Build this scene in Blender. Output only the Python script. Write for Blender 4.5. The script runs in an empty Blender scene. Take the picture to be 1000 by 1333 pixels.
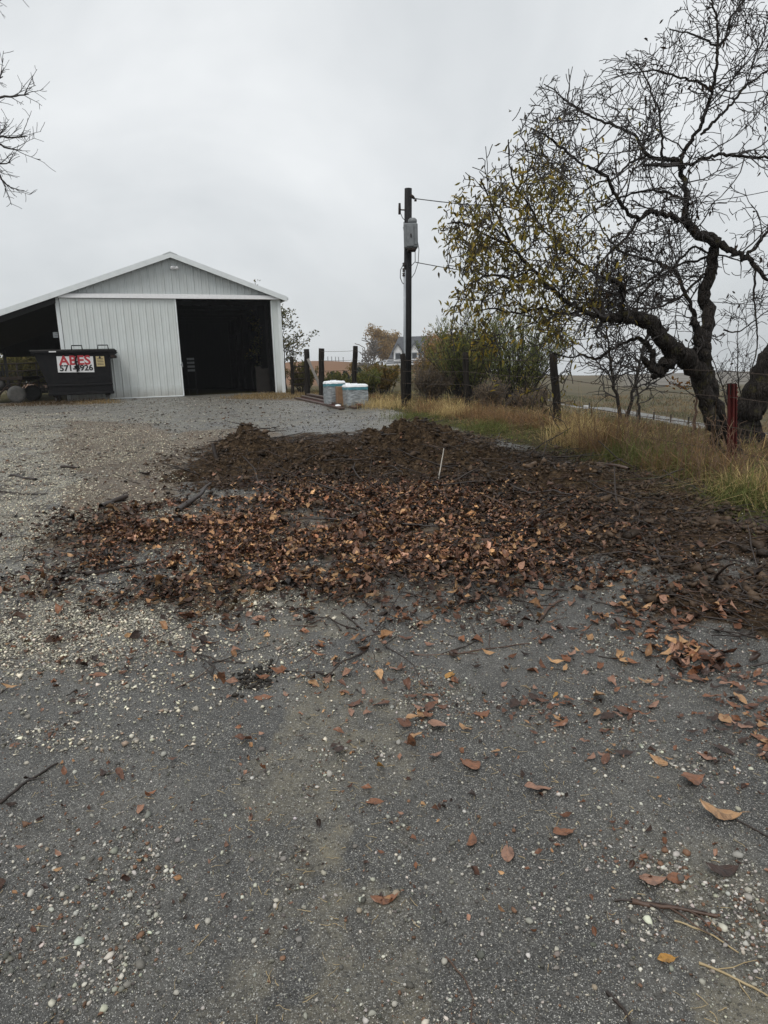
import bpy, math, random
import numpy as np
from mathutils import Vector, Matrix

random.seed(7)
rng = np.random.default_rng(7)
scn = bpy.context.scene
COL = scn.collection
PI = math.pi

# ------------------------------------------------------------------ camera
FPX, PITCH, ROLL, EYE = 865.0, 0.21245, 0.02987, 1.6
fw = np.array([0, math.cos(PITCH), -math.sin(PITCH)])
up0 = np.cross([1, 0, 0], fw)
rt = math.cos(ROLL) * np.array([1., 0, 0]) - math.sin(ROLL) * up0
up = math.sin(ROLL) * np.array([1., 0, 0]) + math.cos(ROLL) * up0
camd = bpy.data.cameras.new('camera')
cam = bpy.data.objects.new('camera', camd)
COL.objects.link(cam)
camd.sensor_fit = 'VERTICAL'
camd.sensor_height = 36
camd.lens = FPX / 1333 * 36
camd.clip_start = 0.05
camd.clip_end = 3000
cam.matrix_world = Matrix(((rt[0], up[0], -fw[0], 0), (rt[1], up[1], -fw[1], 0), (rt[2], up[2], -fw[2], EYE), (0, 0, 0, 1)))
scn.camera = cam

# ------------------------------------------------------------------ world: heavy overcast
SUN_EL, SUN_ROT = 55, 200
w = bpy.data.worlds.new('World')
scn.world = w
w.use_nodes = True
nt = w.node_tree
nt.nodes.clear()
def wn(t): return nt.nodes.new(t)
wout = wn('ShaderNodeOutputWorld'); bg = wn('ShaderNodeBackground'); bg2 = wn('ShaderNodeBackground'); add = wn('ShaderNodeAddShader')
sky = wn('ShaderNodeTexSky'); sky.sky_type = 'NISHITA'; sky.sun_disc = False
sky.sun_elevation = math.radians(SUN_EL); sky.sun_rotation = math.radians(SUN_ROT)
sky.air_density = 1.0; sky.dust_density = 4.0
bg.inputs[1].default_value = 0.008
nt.links.new(sky.outputs[0], bg.inputs[0])
tc = wn('ShaderNodeTexCoord'); mp = wn('ShaderNodeMapping'); mp.inputs['Scale'].default_value = (1.0, 1.0, 1.5)
nz = wn('ShaderNodeTexNoise'); nz.inputs['Scale'].default_value = 1.9; nz.inputs['Detail'].default_value = 5; nz.inputs['Roughness'].default_value = 0.55; nz.inputs['Distortion'].default_value = 0.4
cr = wn('ShaderNodeValToRGB')
cr.color_ramp.elements[0].position = 0.28; cr.color_ramp.elements[0].color = (0.50, 0.53, 0.55, 1)
cr.color_ramp.elements[1].position = 0.72; cr.color_ramp.elements[1].color = (0.78, 0.80, 0.81, 1)
nt.links.new(tc.outputs['Generated'], mp.inputs[0]); nt.links.new(mp.outputs[0], nz.inputs['Vector']); nt.links.new(nz.outputs[0], cr.inputs[0])
nt.links.new(cr.outputs[0], bg2.inputs[0]); bg2.inputs[1].default_value = 1.0
nt.links.new(bg.outputs[0], add.inputs[0]); nt.links.new(bg2.outputs[0], add.inputs[1]); nt.links.new(add.outputs[0], wout.inputs[0])

sl = bpy.data.lights.new('sun', 'SUN'); sl.energy = 1.5; sl.angle = math.radians(25); sl.color = (1, 0.98, 0.95)
so = bpy.data.objects.new('sun', sl); COL.objects.link(so)
# sun behind the camera, to the left
so.rotation_euler = Vector((-0.35, -0.75, 1.25)).to_track_quat('Z', 'Y').to_euler()
scn.view_settings.view_transform = 'Standard'
scn.view_settings.look = 'None'
scn.view_settings.exposure = 0.12
scn.view_settings.gamma = 1
scn.view_settings.use_curve_mapping = False

# ------------------------------------------------------------------ numeric helpers
def ss(t):
    t = np.clip(t, 0, 1)
    return t * t * (3 - 2 * t)
_tab = rng.random((64, 64))
_tab3 = rng.random((32, 32, 32))
def vnoise(x, y):
    xi = np.floor(x).astype(int); yi = np.floor(y).astype(int)
    fx = x - xi; fy = y - yi
    fx = fx * fx * (3 - 2 * fx); fy = fy * fy * (3 - 2 * fy)
    a = _tab[xi % 64, yi % 64]; b = _tab[(xi + 1) % 64, yi % 64]; c = _tab[xi % 64, (yi + 1) % 64]; d = _tab[(xi + 1) % 64, (yi + 1) % 64]
    return (a + (b - a) * fx) * (1 - fy) + (c + (d - c) * fx) * fy
def fbm(x, y, sc, octv=4, seed=0.0, rough=0.5):
    x = np.asarray(x, float); y = np.asarray(y, float)
    s = 0; a = 1; t = 0
    for k in range(octv):
        s = s + a * vnoise(x * sc + 13.7 * k + seed * 7.3, y * sc + 5.1 * k + seed * 3.1)
        t += a; a *= rough; sc *= 2.03
    return s / t * 2 - 1        # about -1..1

def H(x, y):
    x = np.asarray(x, float); y = np.asarray(y, float)
    z = 0.66 * ss((y - 2) / 22)
    s = (x - 4.9) * 0.906 + (y - 9) * 0.424
    az = x / np.maximum(y, 1.0)
    A = ss((az - 0.10) / 0.22)
    s1 = np.maximum(s + 0.2, 0)
    z = z - 0.05 * np.minimum(s1, 8) * ss(s1 / 1.5) - A * 7.2 * ss((s1 - 0.3) / 40) 
    z = z + A * 1.6 * ss((y - 200) / 180)
    z = z - (1 - A) * 0.9 * ss((y - 40) / 70)
    z = z + 4.6 * np.exp(-((x + 16) / 26) ** 2 - ((y - 155) / 34) ** 2)
    r = np.hypot(x, y)
    z = z + 0.5 * fbm(x, y, 0.02, 2, 3) * ss((r - 45) / 60)
    z = z - 26 * ss((r - 390) / 260)
    return z

def ray(px, py):
    d = fw + rt * (px - 500) / FPX + up * (667 - py) / FPX
    return d
def at(px, py, Y):
    d = ray(px, py)
    p = d * (Y / d[1]); p[2] += EYE
    return Vector(p)
def gp(px, py, dz=0.0):
    """where the line of sight through a measured image point meets the ground"""
    d = ray(px, py); d = d / np.linalg.norm(d)
    T = 0.5 * 1.004 ** np.arange(2000)
    Q = d[None] * T[:, None]
    hit = np.nonzero(Q[:, 2] + EYE <= H(Q[:, 0], Q[:, 1]) + dz)[0]
    hi = T[hit[0]] if len(hit) else T[-1]
    lo = hi / 1.004
    for _ in range(25):
        m = (lo + hi) / 2; p = d * m
        if p[2] + EYE <= float(H(p[0], p[1])) + dz: hi = m
        else: lo = m
    p = d * hi
    return Vector((p[0], p[1], float(H(p[0], p[1]))))
def poly(pts): return np.array([gp(a, b)[:2] for a, b in pts])
def sdist(P, x, y):
    """signed distance to a polygon, positive inside"""
    x = np.asarray(x, float); y = np.asarray(y, float)
    best = np.full(x.shape, 1e9); ins = np.zeros(x.shape, bool)
    n = len(P)
    for i in range(n):
        ax, ay = P[i]; bx, by = P[(i + 1) % n]
        ex, ey = bx - ax, by - ay
        t = np.clip(((x - ax) * ex + (y - ay) * ey) / (ex * ex + ey * ey + 1e-12), 0, 1)
        best = np.minimum(best, np.hypot(x - ax - t * ex, y - ay - t * ey))
        c = ((ay > y) != (by > y)) & (x < ex * (y - ay) / (ey if abs(ey) > 1e-12 else 1e-12) + ax)
        ins ^= c
    return np.where(ins, best, -best)
def zone(P, x, y, soft=0.3, warp=0.35, sc=1.2, seed=1):
    d = sdist(P, x, y) + warp * fbm(x, y, sc, 4, seed, 0.6)
    return ss(d / soft * 0.5 + 0.5)

# ------------------------------------------------------------------ object helpers
def tag(o, label=None, cat=None, group=None, kind=None):
    if label: o['label'] = label
    if cat: o['category'] = cat
    if group: o['group'] = group
    if kind: o['kind'] = kind
    return o
def empty(name, loc, rz=0.0, label=None, cat=None, group=None):
    o = bpy.data.objects.new(name, None); COL.objects.link(o)
    o.empty_display_size = 0.2
    o.location = loc; o.rotation_euler = (0, 0, rz)
    return tag(o, label, cat, group)
def link(name, me, parent=None):
    o = bpy.data.objects.new(name, me); COL.objects.link(o)
    if parent: o.parent = parent
    return o
def npmesh(name, V, F, mat, smooth=False, cols=None):
    """V (n,3) array, F (m,k) array of equal-sized faces"""
    me = bpy.data.meshes.new(name)
    V = np.asarray(V, np.float32); F = np.asarray(F, np.int32)
    me.vertices.add(len(V)); me.vertices.foreach_set('co', V.ravel())
    k = F.shape[1]
    me.loops.add(F.size); me.loops.foreach_set('vertex_index', F.ravel())
    me.polygons.add(len(F)); me.polygons.foreach_set('loop_start', np.arange(0, F.size, k, dtype=np.int32))
    if smooth: me.polygons.foreach_set('use_smooth', np.ones(len(F), bool))
    if cols is not None:
        for nm, c in cols.items():
            a = me.attributes.new(nm, 'FLOAT_COLOR', 'POINT')
            c4 = np.ones((len(V), 4), np.float32); c4[:, :c.shape[1]] = c
            a.data.foreach_set('color', c4.ravel())
    me.update(calc_edges=True)
    if mat: me.materials.append(mat)
    return me

class MB:
    def __init__(s): s.v = []; s.f = []
    def add(s, vs, fs):
        n = len(s.v); s.v.extend([tuple(v) for v in vs]); s.f.extend([tuple(i + n for i in f) for f in fs]); return s
    def box(s, x0, x1, y0, y1, z0, z1, M=None, bev=0.0):
        if bev > 0:
            b = min(bev, (x1 - x0) / 2.5, (y1 - y0) / 2.5, (z1 - z0) / 2.5)
            # chamfered box: top and bottom rings inset
            rings = []
            def ring(z, i):
                return [(x0 + i, y0 + b, z), (x0 + b, y0 + i, z), (x1 - b, y0 + i, z), (x1 - i, y0 + b, z), (x1 - i, y1 - b, z), (x1 - b, y1 - i, z), (x0 + b, y1 - i, z), (x0 + i, y1 - b, z)]
            vs = ring(z0, b * 0.999) + ring(z0 + b, 0) + ring(z1 - b, 0) + ring(z1, b * 0.999)
            fs = [tuple(range(7, -1, -1)), tuple(range(24, 32))]
            for r in range(3):
                for i in range(8):
                    j = (i + 1) % 8; fs.append((r * 8 + i, r * 8 + j, r * 8 + 8 + j, r * 8 + 8 + i))
        else:
            vs = [(x0, y0, z0), (x1, y0, z0), (x1, y1, z0), (x0, y1, z0), (x0, y0, z1), (x1, y0, z1), (x1, y1, z1), (x0, y1, z1)]
            fs = [(0, 3, 2, 1), (4, 5, 6, 7), (0, 1, 5, 4), (1, 2, 6, 5), (2, 3, 7, 6), (3, 0, 4, 7)]
        if M is not None: vs = [M @ Vector(v) for v in vs]
        return s.add(vs, fs)
    def tube(s, pts, rad, n=6, cap=True):
        pts = [Vector(p) for p in pts]
        if not hasattr(rad, '__len__'): rad = [rad] * len(pts)
        vs = []; fs = []
        t0 = (pts[1] - pts[0]).normalized()
        ref = Vector((0, 0, 1)) if abs(t0.z) < 0.9 else Vector((1, 0, 0))
        u = t0.cross(ref).normalized()
        for i, p in enumerate(pts):
            if i == 0: t = t0
            elif i == len(pts) - 1: t = (pts[i] - pts[i - 1]).normalized()
            else: t = (pts[i + 1] - pts[i - 1]).normalized()
            u = u - t * u.dot(t)
            if u.length < 1e-6: u = t.orthogonal()
            u.normalize(); vv = t.cross(u)
            for k in range(n):
                a = 2 * PI * k / n
                vs.append(p + (u * math.cos(a) + vv * math.sin(a)) * rad[i])
        for i in range(len(pts) - 1):
            for k in range(n):
                j = (k + 1) % n
                fs.append((i * n + k, i * n + j, (i + 1) * n + j, (i + 1) * n + k))
        if cap:
            fs.append(tuple(range(n - 1, -1, -1))); m = (len(pts) - 1) * n; fs.append(tuple(range(m, m + n)))
        return s.add(vs, fs)
    def prism(s, prof, y0, y1, axis='y'):
        """profile in (a,b) extruded: axis y -> (a, y, b); x -> (x, a, b); z -> (a, b, z)"""
        n = len(prof)
        def mk(a, b, t): return {'y': (a, t, b), 'x': (t, a, b), 'z': (a, b, t)}[axis]
        vs = [mk(a, b, y0) for a, b in prof] + [mk(a, b, y1) for a, b in prof]
        fs = [tuple(range(n)), tuple(range(2 * n - 1, n - 1, -1))] + [(i, i + n, (i + 1) % n + n, (i + 1) % n) for i in range(n)]
        return s.add(vs, fs)
    def lathe(s, prof, c=(0, 0, 0), n=16, M=None):
        vs = []
        for r, z in prof:
            for k in range(n):
                a = 2 * PI * k / n; vs.append(Vector((c[0] + r * math.cos(a), c[1] + r * math.sin(a), c[2] + z)))
        fs = []
        for i in range(len(prof) - 1):
            for k in range(n):
                j = (k + 1) % n; fs.append((i * n + k, i * n + j, (i + 1) * n + j, (i + 1) * n + k))
        fs.append(tuple(range(n - 1, -1, -1))); m = (len(prof) - 1) * n; fs.append(tuple(range(m, m + n)))
        if M is not None: vs = [M @ v for v in vs]
        return s.add(vs, fs)
    def mesh(s, name, mat, smooth=False):
        me = bpy.data.meshes.new(name); me.from_pydata(s.v, [], s.f); me.update()
        if mat: me.materials.append(mat)
        if smooth: me.polygons.foreach_set('use_smooth', [True] * len(me.polygons))
        return me
    def build(s, name, mat, parent=None, smooth=False, label=None, kind=None):
        o = link(name, s.mesh(name, mat, smooth), parent)
        return tag(o, label, None, None, kind)

# ------------------------------------------------------------------ materials
class NT:
    def __init__(s, name):
        s.m = bpy.data.materials.new(name); s.m.use_nodes = True; s.t = s.m.node_tree; s.t.nodes.clear()
        s.out = s.n('ShaderNodeOutputMaterial'); s.p = s.n('ShaderNodeBsdfPrincipled'); s.l(s.p.outputs[0], s.out.inputs[0])
        s.tc = s.n('ShaderNodeTexCoord')
    def n(s, t, **k):
        o = s.t.nodes.new(t)
        for a, b in k.items(): setattr(o, a, b)
        return o
    def l(s, a, b): s.t.links.new(a, b)
    def noise(s, sc, det=4, rough=0.55, vec=None, dist=0.0):
        o = s.n('ShaderNodeTexNoise'); o.inputs['Scale'].default_value = sc; o.inputs['Detail'].default_value = det; o.inputs['Roughness'].default_value = rough
        o.inputs['Distortion'].default_value = dist
        s.l(vec or s.tc.outputs['Object'], o.inputs['Vector']); return o.outputs[0]
    def voro(s, sc, feat='F1', rnd=1.0, vec=None):
        o = s.n('ShaderNodeTexVoronoi'); o.feature = feat; o.inputs['Scale'].default_value = sc; o.inputs['Randomness'].default_value = rnd
        s.l(vec or s.tc.outputs['Object'], o.inputs['Vector']); return o
    def ramp(s, f, stops):
        o = s.n('ShaderNodeValToRGB'); e = o.color_ramp.elements
        while len(e) < len(stops): e.new(0.5)
        for i, (p, c) in enumerate(stops):
            e[i].position = p; e[i].color = (c, c, c, 1) if not hasattr(c, '__len__') else (*c, 1)
        s.l(f, o.inputs[0]); return o.outputs[0]
    def mix(s, f, a, b, mode='MIX'):
        o = s.n('ShaderNodeMix', data_type='RGBA', blend_type=mode)
        s.set(o.inputs[0], f); s.set(o.inputs[6], a); s.set(o.inputs[7], b); return o.outputs[2]
    def set(s, i, v):
        if isinstance(v, bpy.types.NodeSocket): s.l(v, i)
        elif hasattr(v, '__len__') and len(v) == 3: i.default_value = (*v, 1)
        else: i.default_value = v
    def math(s, op, a, b=0.0, clamp=False):
        o = s.n('ShaderNodeMath', operation=op, use_clamp=clamp); s.set(o.inputs[0], a); s.set(o.inputs[1], b); return o.outputs[0]
    def bump(s, h, strength=0.3, dist=0.01, normal=None):
        o = s.n('ShaderNodeBump'); o.inputs['Strength'].default_value = strength; o.inputs['Distance'].default_value = dist
        s.l(h, o.inputs['Height'])
        if normal: s.l(normal, o.inputs['Normal'])
        return o.outputs[0]
    def fin(s, col=None, rough=0.6, normal=None, metal=0.0, spec=0.5):
        if col is not None: s.set(s.p.inputs['Base Color'], col)
        s.set(s.p.inputs['Roughness'], rough); s.set(s.p.inputs['Metallic'], metal)
        s.p.inputs['Specular IOR Level'].default_value = spec
        if normal: s.l(normal, s.p.inputs['Normal'])
        return s.m

def plain(name, c0, c1, sc=4, rough=0.6, bump=0.2, bsc=40, bd=0.004, metal=0.0, stretch=None, spec=0.5):
    t = NT(name); vec = None
    if stretch:
        mpn = t.n('ShaderNodeMapping'); mpn.inputs['Scale'].default_value = stretch; t.l(t.tc.outputs['Object'], mpn.inputs[0]); vec = mpn.outputs[0]
    n = t.noise(sc, 5, 0.6, vec)
    c = t.ramp(n, [(0.3, c0), (0.7, c1)])
    h = t.noise(bsc, 4, 0.6, vec)
    return t.fin(c, rough, t.bump(h, bump, bd), metal, spec)

M = {}
M['trim'] = plain('white_painted_trim', (0.62, 0.65, 0.65), (0.72, 0.75, 0.75), 3, 0.45, 0.05)
def siding(name, a, b):
    t = NT(name)
    mpn = t.n('ShaderNodeMapping'); mpn.inputs['Scale'].default_value = (3.0, 3.0, 0.35); t.l(t.tc.outputs['Object'], mpn.inputs[0])
    st = t.noise(2.0, 5, 0.6, mpn.outputs[0]); big = t.noise(0.7, 3)
    c = t.mix(t.ramp(st, [(0.35, 0.0), (0.75, 0.5)]), a, b)
    c = t.mix(t.ramp(big, [(0.4, 0.0), (0.8, 0.35)]), c, (0.36, 0.35, 0.31))
    sp = t.n('ShaderNodeSeparateXYZ'); t.l(t.tc.outputs['Object'], sp.inputs[0])
    mud = t.ramp(t.math('ADD', sp.outputs[2], t.math('MULTIPLY', t.noise(3.0), 0.5)), [(0.22, 0.75), (0.75, 0.0)])
    c = t.mix(mud, c, (0.20, 0.17, 0.13))
    return t.fin(c, 0.42, t.bump(t.noise(1.2, 2), 0.25, 0.03), 0.0, 0.5)
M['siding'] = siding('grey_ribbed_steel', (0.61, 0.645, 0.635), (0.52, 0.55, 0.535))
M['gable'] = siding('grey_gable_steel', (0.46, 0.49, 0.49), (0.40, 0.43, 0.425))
M['roof'] = plain('grey_roof_steel', (0.33, 0.35, 0.36), (0.40, 0.42, 0.43), 2, 0.4, 0.05)
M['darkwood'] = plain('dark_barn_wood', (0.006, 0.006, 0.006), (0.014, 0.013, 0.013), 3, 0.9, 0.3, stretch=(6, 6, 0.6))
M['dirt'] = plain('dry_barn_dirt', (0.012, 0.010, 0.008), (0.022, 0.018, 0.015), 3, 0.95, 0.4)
M['blackpaint'] = plain('black_painted_steel', (0.003, 0.0035, 0.005), (0.011, 0.010, 0.010), 5, 0.6, 0.3, 12, spec=.15)
M['blackrust'] = plain('black_rusting_steel', (0.008, 0.007, 0.007), (0.035, 0.022, 0.015), 6, 0.7, 0.3, 20, spec=.2)
M['rubber'] = plain('worn_rubber', (0.018, 0.018, 0.018), (0.045, 0.043, 0.04), 8, 0.75, 0.3, 30)
M['rubbergrey'] = plain('muddy_rubber', (0.05, 0.05, 0.05), (0.10, 0.095, 0.085), 8, 0.8, 0.3, 30)
M['post'] = plain('weathered_post_wood', (0.008, 0.007, 0.006), (0.028, 0.023, 0.019), 5, 0.9, 0.8, 14, 0.01, stretch=(5, 5, 0.5), spec=.15)
M['postgrey'] = plain('grey_weathered_wood', (0.12, 0.11, 0.10), (0.22, 0.20, 0.18), 5, 0.85, 0.6, 14, 0.01, stretch=(5, 5, 0.5))
M['pole'] = plain('creosoted_pole_wood', (0.009, 0.009, 0.011), (0.026, 0.025, 0.025), 4, 0.85, 0.6, 12, 0.01, stretch=(6, 6, 0.3), spec=.2)
M['galv'] = plain('galvanised_steel', (0.20, 0.21, 0.22), (0.32, 0.33, 0.34), 6, 0.45, 0.1, metal=0.4)
M['conduit'] = plain('pale_conduit', (0.25, 0.27, 0.29), (0.36, 0.38, 0.40), 4, 0.5, 0.05)
M['meter'] = plain('grey_enclosure_paint', (0.11, 0.12, 0.125), (0.17, 0.18, 0.185), 8, 0.5, 0.1)
M['ceramic'] = plain('brown_ceramic', (0.02, 0.015, 0.012), (0.04, 0.03, 0.025), 5, 0.25, 0.0)
M['wire'] = plain('rusted_fence_wire', (0.03, 0.022, 0.018), (0.08, 0.055, 0.04), 30, 0.7, 0.0)
M['cable'] = plain('dark_cable', (0.02, 0.02, 0.02), (0.05, 0.05, 0.05), 10, 0.6, 0.0)
M['redpaint'] = plain('faded_red_paint', (0.095, 0.012, 0.011), (0.045, 0.011, 0.009), 12, 0.7, 0.4, 40, spec=.2)
M['signwhite'] = plain('white_sign_vinyl', (0.70, 0.70, 0.70), (0.62, 0.62, 0.62), 10, 0.4, 0.0)
M['signred'] = plain('red_sign_ink', (0.42, 0.02, 0.03), (0.36, 0.02, 0.03), 10, 0.5, 0.0)
M['signblack'] = plain('black_sign_ink', (0.01, 0.01, 0.01), (0.015, 0.015, 0.015), 10, 0.5, 0.0)
M['placard'] = plain('yellowed_placard', (0.42, 0.33, 0.15), (0.55, 0.45, 0.24), 16, 0.5, 0.0)
M['houseroof'] = plain('slate_grey_shingle', (0.055, 0.06, 0.07), (0.10, 0.105, 0.115), 2, 0.8, 0.2)
M['housewall'] = plain('cream_house_siding', (0.55, 0.53, 0.46), (0.62, 0.60, 0.54), 1, 0.7, 0.1)
M['glass'] = plain('dark_window_glass', (0.03, 0.035, 0.04), (0.05, 0.055, 0.06), 1, 0.12, 0.0)
M['wrap'] = plain('white_stretch_wrap', (0.12, 0.135, 0.145), (0.40, 0.43, 0.44), 7, 0.3, 0.9, 9, 0.03, stretch=(1, 1, 3))
M['wraptop'] = plain('white_wrap_lid', (0.78, 0.80, 0.82), (0.85, 0.87, 0.88), 7, 0.35, 0.5, 9, 0.02)
M['teal'] = plain('teal_carton_band', (0.035, 0.17, 0.21), (0.10, 0.28, 0.33), 9, 0.4, 0.3)
M['cardboard'] = plain('wet_cardboard', (0.16, 0.09, 0.045), (0.24, 0.14, 0.075), 8, 0.7, 0.3)
M['redplank'] = plain('dark_red_painted_board', (0.05, 0.012, 0.010), (0.12, 0.03, 0.025), 7, 0.6, 0.4, 25)
M['brownplank'] = plain('wet_brown_board', (0.035, 0.02, 0.014), (0.09, 0.055, 0.04), 7, 0.6, 0.5, 25)
M['stickwhite'] = plain('bare_pale_stick', (0.40, 0.37, 0.32), (0.55, 0.51, 0.45), 12, 0.6, 0.3)
M['stickdark'] = plain('wet_dark_stick', (0.016, 0.011, 0.009), (0.045, 0.03, 0.022), 12, 0.45, 0.5)
M['stickbrown'] = plain('wet_brown_stick', (0.05, 0.028, 0.018), (0.11, 0.065, 0.045), 12, 0.45, 0.5)
M['strawstick'] = plain('dry_straw_stem', (0.30, 0.22, 0.11), (0.42, 0.33, 0.19), 12, 0.6, 0.3)
M['stone'] = plain('pale_limestone', (0.30, 0.28, 0.235), (0.52, 0.50, 0.44), 18, 0.6, 0.5, 90)
M['stonetan'] = plain('tan_stone', (0.24, 0.19, 0.13), (0.38, 0.32, 0.24), 18, 0.6, 0.5, 90)

def bark(name, a, b, c):
    t = NT(name)
    mpn = t.n('ShaderNodeMapping'); mpn.inputs['Scale'].default_value = (9, 9, 1.6); t.l(t.tc.outputs['Object'], mpn.inputs[0])
    n1 = t.noise(2.2, 6, 0.7, mpn.outputs[0], 0.6)
    col = t.ramp(n1, [(0.32, a), (0.52, b), (0.72, c)])
    lich = t.ramp(t.noise(5.0, 6, 0.7), [(0.56, 0.0), (0.68, 0.75)])
    col = t.mix(lich, col, (0.085, 0.075, 0.028))
    v = t.voro(3.5, 'DISTANCE_TO_EDGE', 1.0, mpn.outputs[0])
    h = t.math('ADD', t.math('MULTIPLY', t.ramp(v.outputs[0], [(0.0, 0.0), (0.25, 1.0)]), 0.7), n1)
    return t.fin(col, 0.85, t.bump(h, 1.0, 0.04), 0, 0.15)
M['bark'] = bark('rough_wet_bark', (0.012, 0.010, 0.009), (0.035, 0.029, 0.025), (0.085, 0.072, 0.062))
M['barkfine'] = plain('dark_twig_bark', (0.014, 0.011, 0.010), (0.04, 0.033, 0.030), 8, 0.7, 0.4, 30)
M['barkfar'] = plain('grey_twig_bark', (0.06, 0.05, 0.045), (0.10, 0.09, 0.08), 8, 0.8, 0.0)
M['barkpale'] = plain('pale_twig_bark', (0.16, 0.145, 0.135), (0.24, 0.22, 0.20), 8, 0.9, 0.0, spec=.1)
M['barkbrown'] = plain('orange_brown_bark', (0.06, 0.032, 0.018), (0.11, 0.065, 0.04), 8, 0.8, 0.3)

def vcol_mat(name, rough=0.6, transl=0.25, var=0.0, spec=0.4):
    t = NT(name)
    a = t.n('ShaderNodeAttribute'); a.attribute_name = 'col'
    c = a.outputs[0]
    if var:
        nn = t.ramp(t.noise(60, 4, 0.6), [(0.3, 1 - var), (0.7, 1 + var)])
        c = t.mix(1.0, c, nn, 'MULTIPLY')
    t.fin(c, rough, None, 0, spec)
    if transl > 0:
        tr = t.n('ShaderNodeBsdfTranslucent'); t.l(c, tr.inputs[0])
        mx = t.n('ShaderNodeMixShader'); mx.inputs[0].default_value = transl
        t.l(t.p.outputs[0], mx.inputs[1]); t.l(tr.outputs[0], mx.inputs[2]); t.l(mx.outputs[0], t.out.inputs[0])
    return t.m
M['foliage'] = vcol_mat('foliage_mixed_colours', 0.6, 0.5, 0.0, 0.2)
M['blades'] = vcol_mat('grass_blades_mixed', 0.7, 0.3, 0.0, 0.1)
M['litter'] = vcol_mat('wet_litter_mixed', 0.42, 0.0, 0.35, 0.28)
M['pebbles'] = vcol_mat('pebbles_mixed', 0.6, 0.0, 0.2, 0.3)

LEAFC = [('rust', (0.25, 0.112, 0.058), (0.16, 0.070, 0.036)), ('tan', (0.42, 0.25, 0.125), (0.30, 0.16, 0.075)),
         ('brown', (0.15, 0.068, 0.038), (0.095, 0.042, 0.025)), ('dark brown', (0.055, 0.028, 0.019), (0.03, 0.018, 0.013)),
         ('pinkish brown', (0.33, 0.185, 0.125), (0.21, 0.115, 0.078)), ('ochre', (0.46, 0.24, 0.05), (0.30, 0.14, 0.03))]
def leafmat(name, a, b):
    t = NT(name)
    n = t.noise(28, 5, 0.7); sp = t.ramp(t.voro(70).outputs[0], [(0.10, 1.0), (0.22, 0.0)])
    c = t.ramp(n, [(0.32, b), (0.62, a)])
    c = t.mix(t.math('MULTIPLY', sp, 0.6), c, (b[0] * 0.35, b[1] * 0.35, b[2] * 0.35))
    c = t.mix(t.ramp(t.noise(14, 6, 0.8), [(0.50, 0.0), (0.60, 0.75)]), c, (b[0] * 0.3, b[1] * 0.3, b[2] * 0.35))
    so_ = t.n('ShaderNodeSeparateXYZ'); t.l(t.tc.outputs['Object'], so_.inputs[0])
    ay = t.math('ABSOLUTE', so_.outputs[1])
    rib = t.ramp(t.math('MULTIPLY', ay, 100.0), [(0.05, 1.0), (0.13, 0.0)])
    vw = t.math('SINE', t.math('MULTIPLY', t.math('SUBTRACT', so_.outputs[0], t.math('MULTIPLY', ay, 0.8)), 700.0))
    vein = t.math('MAXIMUM', rib, t.ramp(vw, [(0.86, 0.0), (0.99, 0.55)]))
    c = t.mix(t.math('MULTIPLY', vein, 0.5), c, (min(a[0] * 1.5, .6), a[1] * 1.4, a[2] * 1.3))
    return t.fin(c, 0.36, t.bump(t.math('ADD', t.noise(90, 4, 0.7), t.math('MULTIPLY', vein, 1.0)), 0.6, 0.002))
for nm, a, b in LEAFC: M['leaf_' + nm] = leafmat('fallen_leaf_' + nm.replace(' ', '_'), a, b)

# ------------------------------------------------------------------ zones measured on the ground
Z = {}
Z['gravel'] = poly([(-420, 535), (0, 533), (90, 541), (190, 560), (235, 590), (190, 640), (150, 680), (120, 700), (180, 745), (210, 775), (150, 805), (60, 822), (0, 845), (-400, 900)])
Z['soil'] = poly([(225, 605), (300, 575), (420, 565), (560, 556), (700, 592), (800, 612), (900, 650), (1010, 690), (1100, 760), (1010, 755), (900, 745), (780, 728), (680, 712), (560, 680), (400, 655), (240, 640)])
Z['soil2'] = poly([(850, 785), (900, 768), (1010, 765), (1100, 800), (1080, 850), (960, 828), (880, 815)])
Z['litter'] = poly([(120, 672), (240, 650), (420, 642), (560, 640), (700, 640), (860, 650), (1000, 690), (1080, 740), (1040, 775), (880, 748), (760, 735), (640, 742), (560, 752), (430, 758), (330, 772), (230, 764), (140, 742), (95, 705)])
Z['verge'] = poly([(440, 517), (500, 533), (560, 553), (640, 571), (720, 592), (790, 612), (860, 632), (930, 655), (1000, 684), (1100, 730), (1400, 800), (1500, 520), (900, 500), (440, 500)])
DRY = [poly([(195, 583), (250, 562), (330, 556), (360, 568), (300, 582), (230, 598)]), poly([(225, 770), (270, 745), (380, 745), (400, 765), (320, 790), (240, 800)]),
       poly([(90, 548), (200, 552), (250, 585), (235, 640), (160, 690), (70, 670), (110, 620), (60, 590)]), poly([(20, 770), (60, 760), (90, 775), (50, 785)]), poly([(0, 520), (110, 519), (160, 525), (60, 529), (0, 529)]), poly([(285, 519), (372, 512), (430, 512), (400, 523), (330, 521)])]
gF = [gp(a, b) for a, b in [(727, 556), (953, 613)]]

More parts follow.
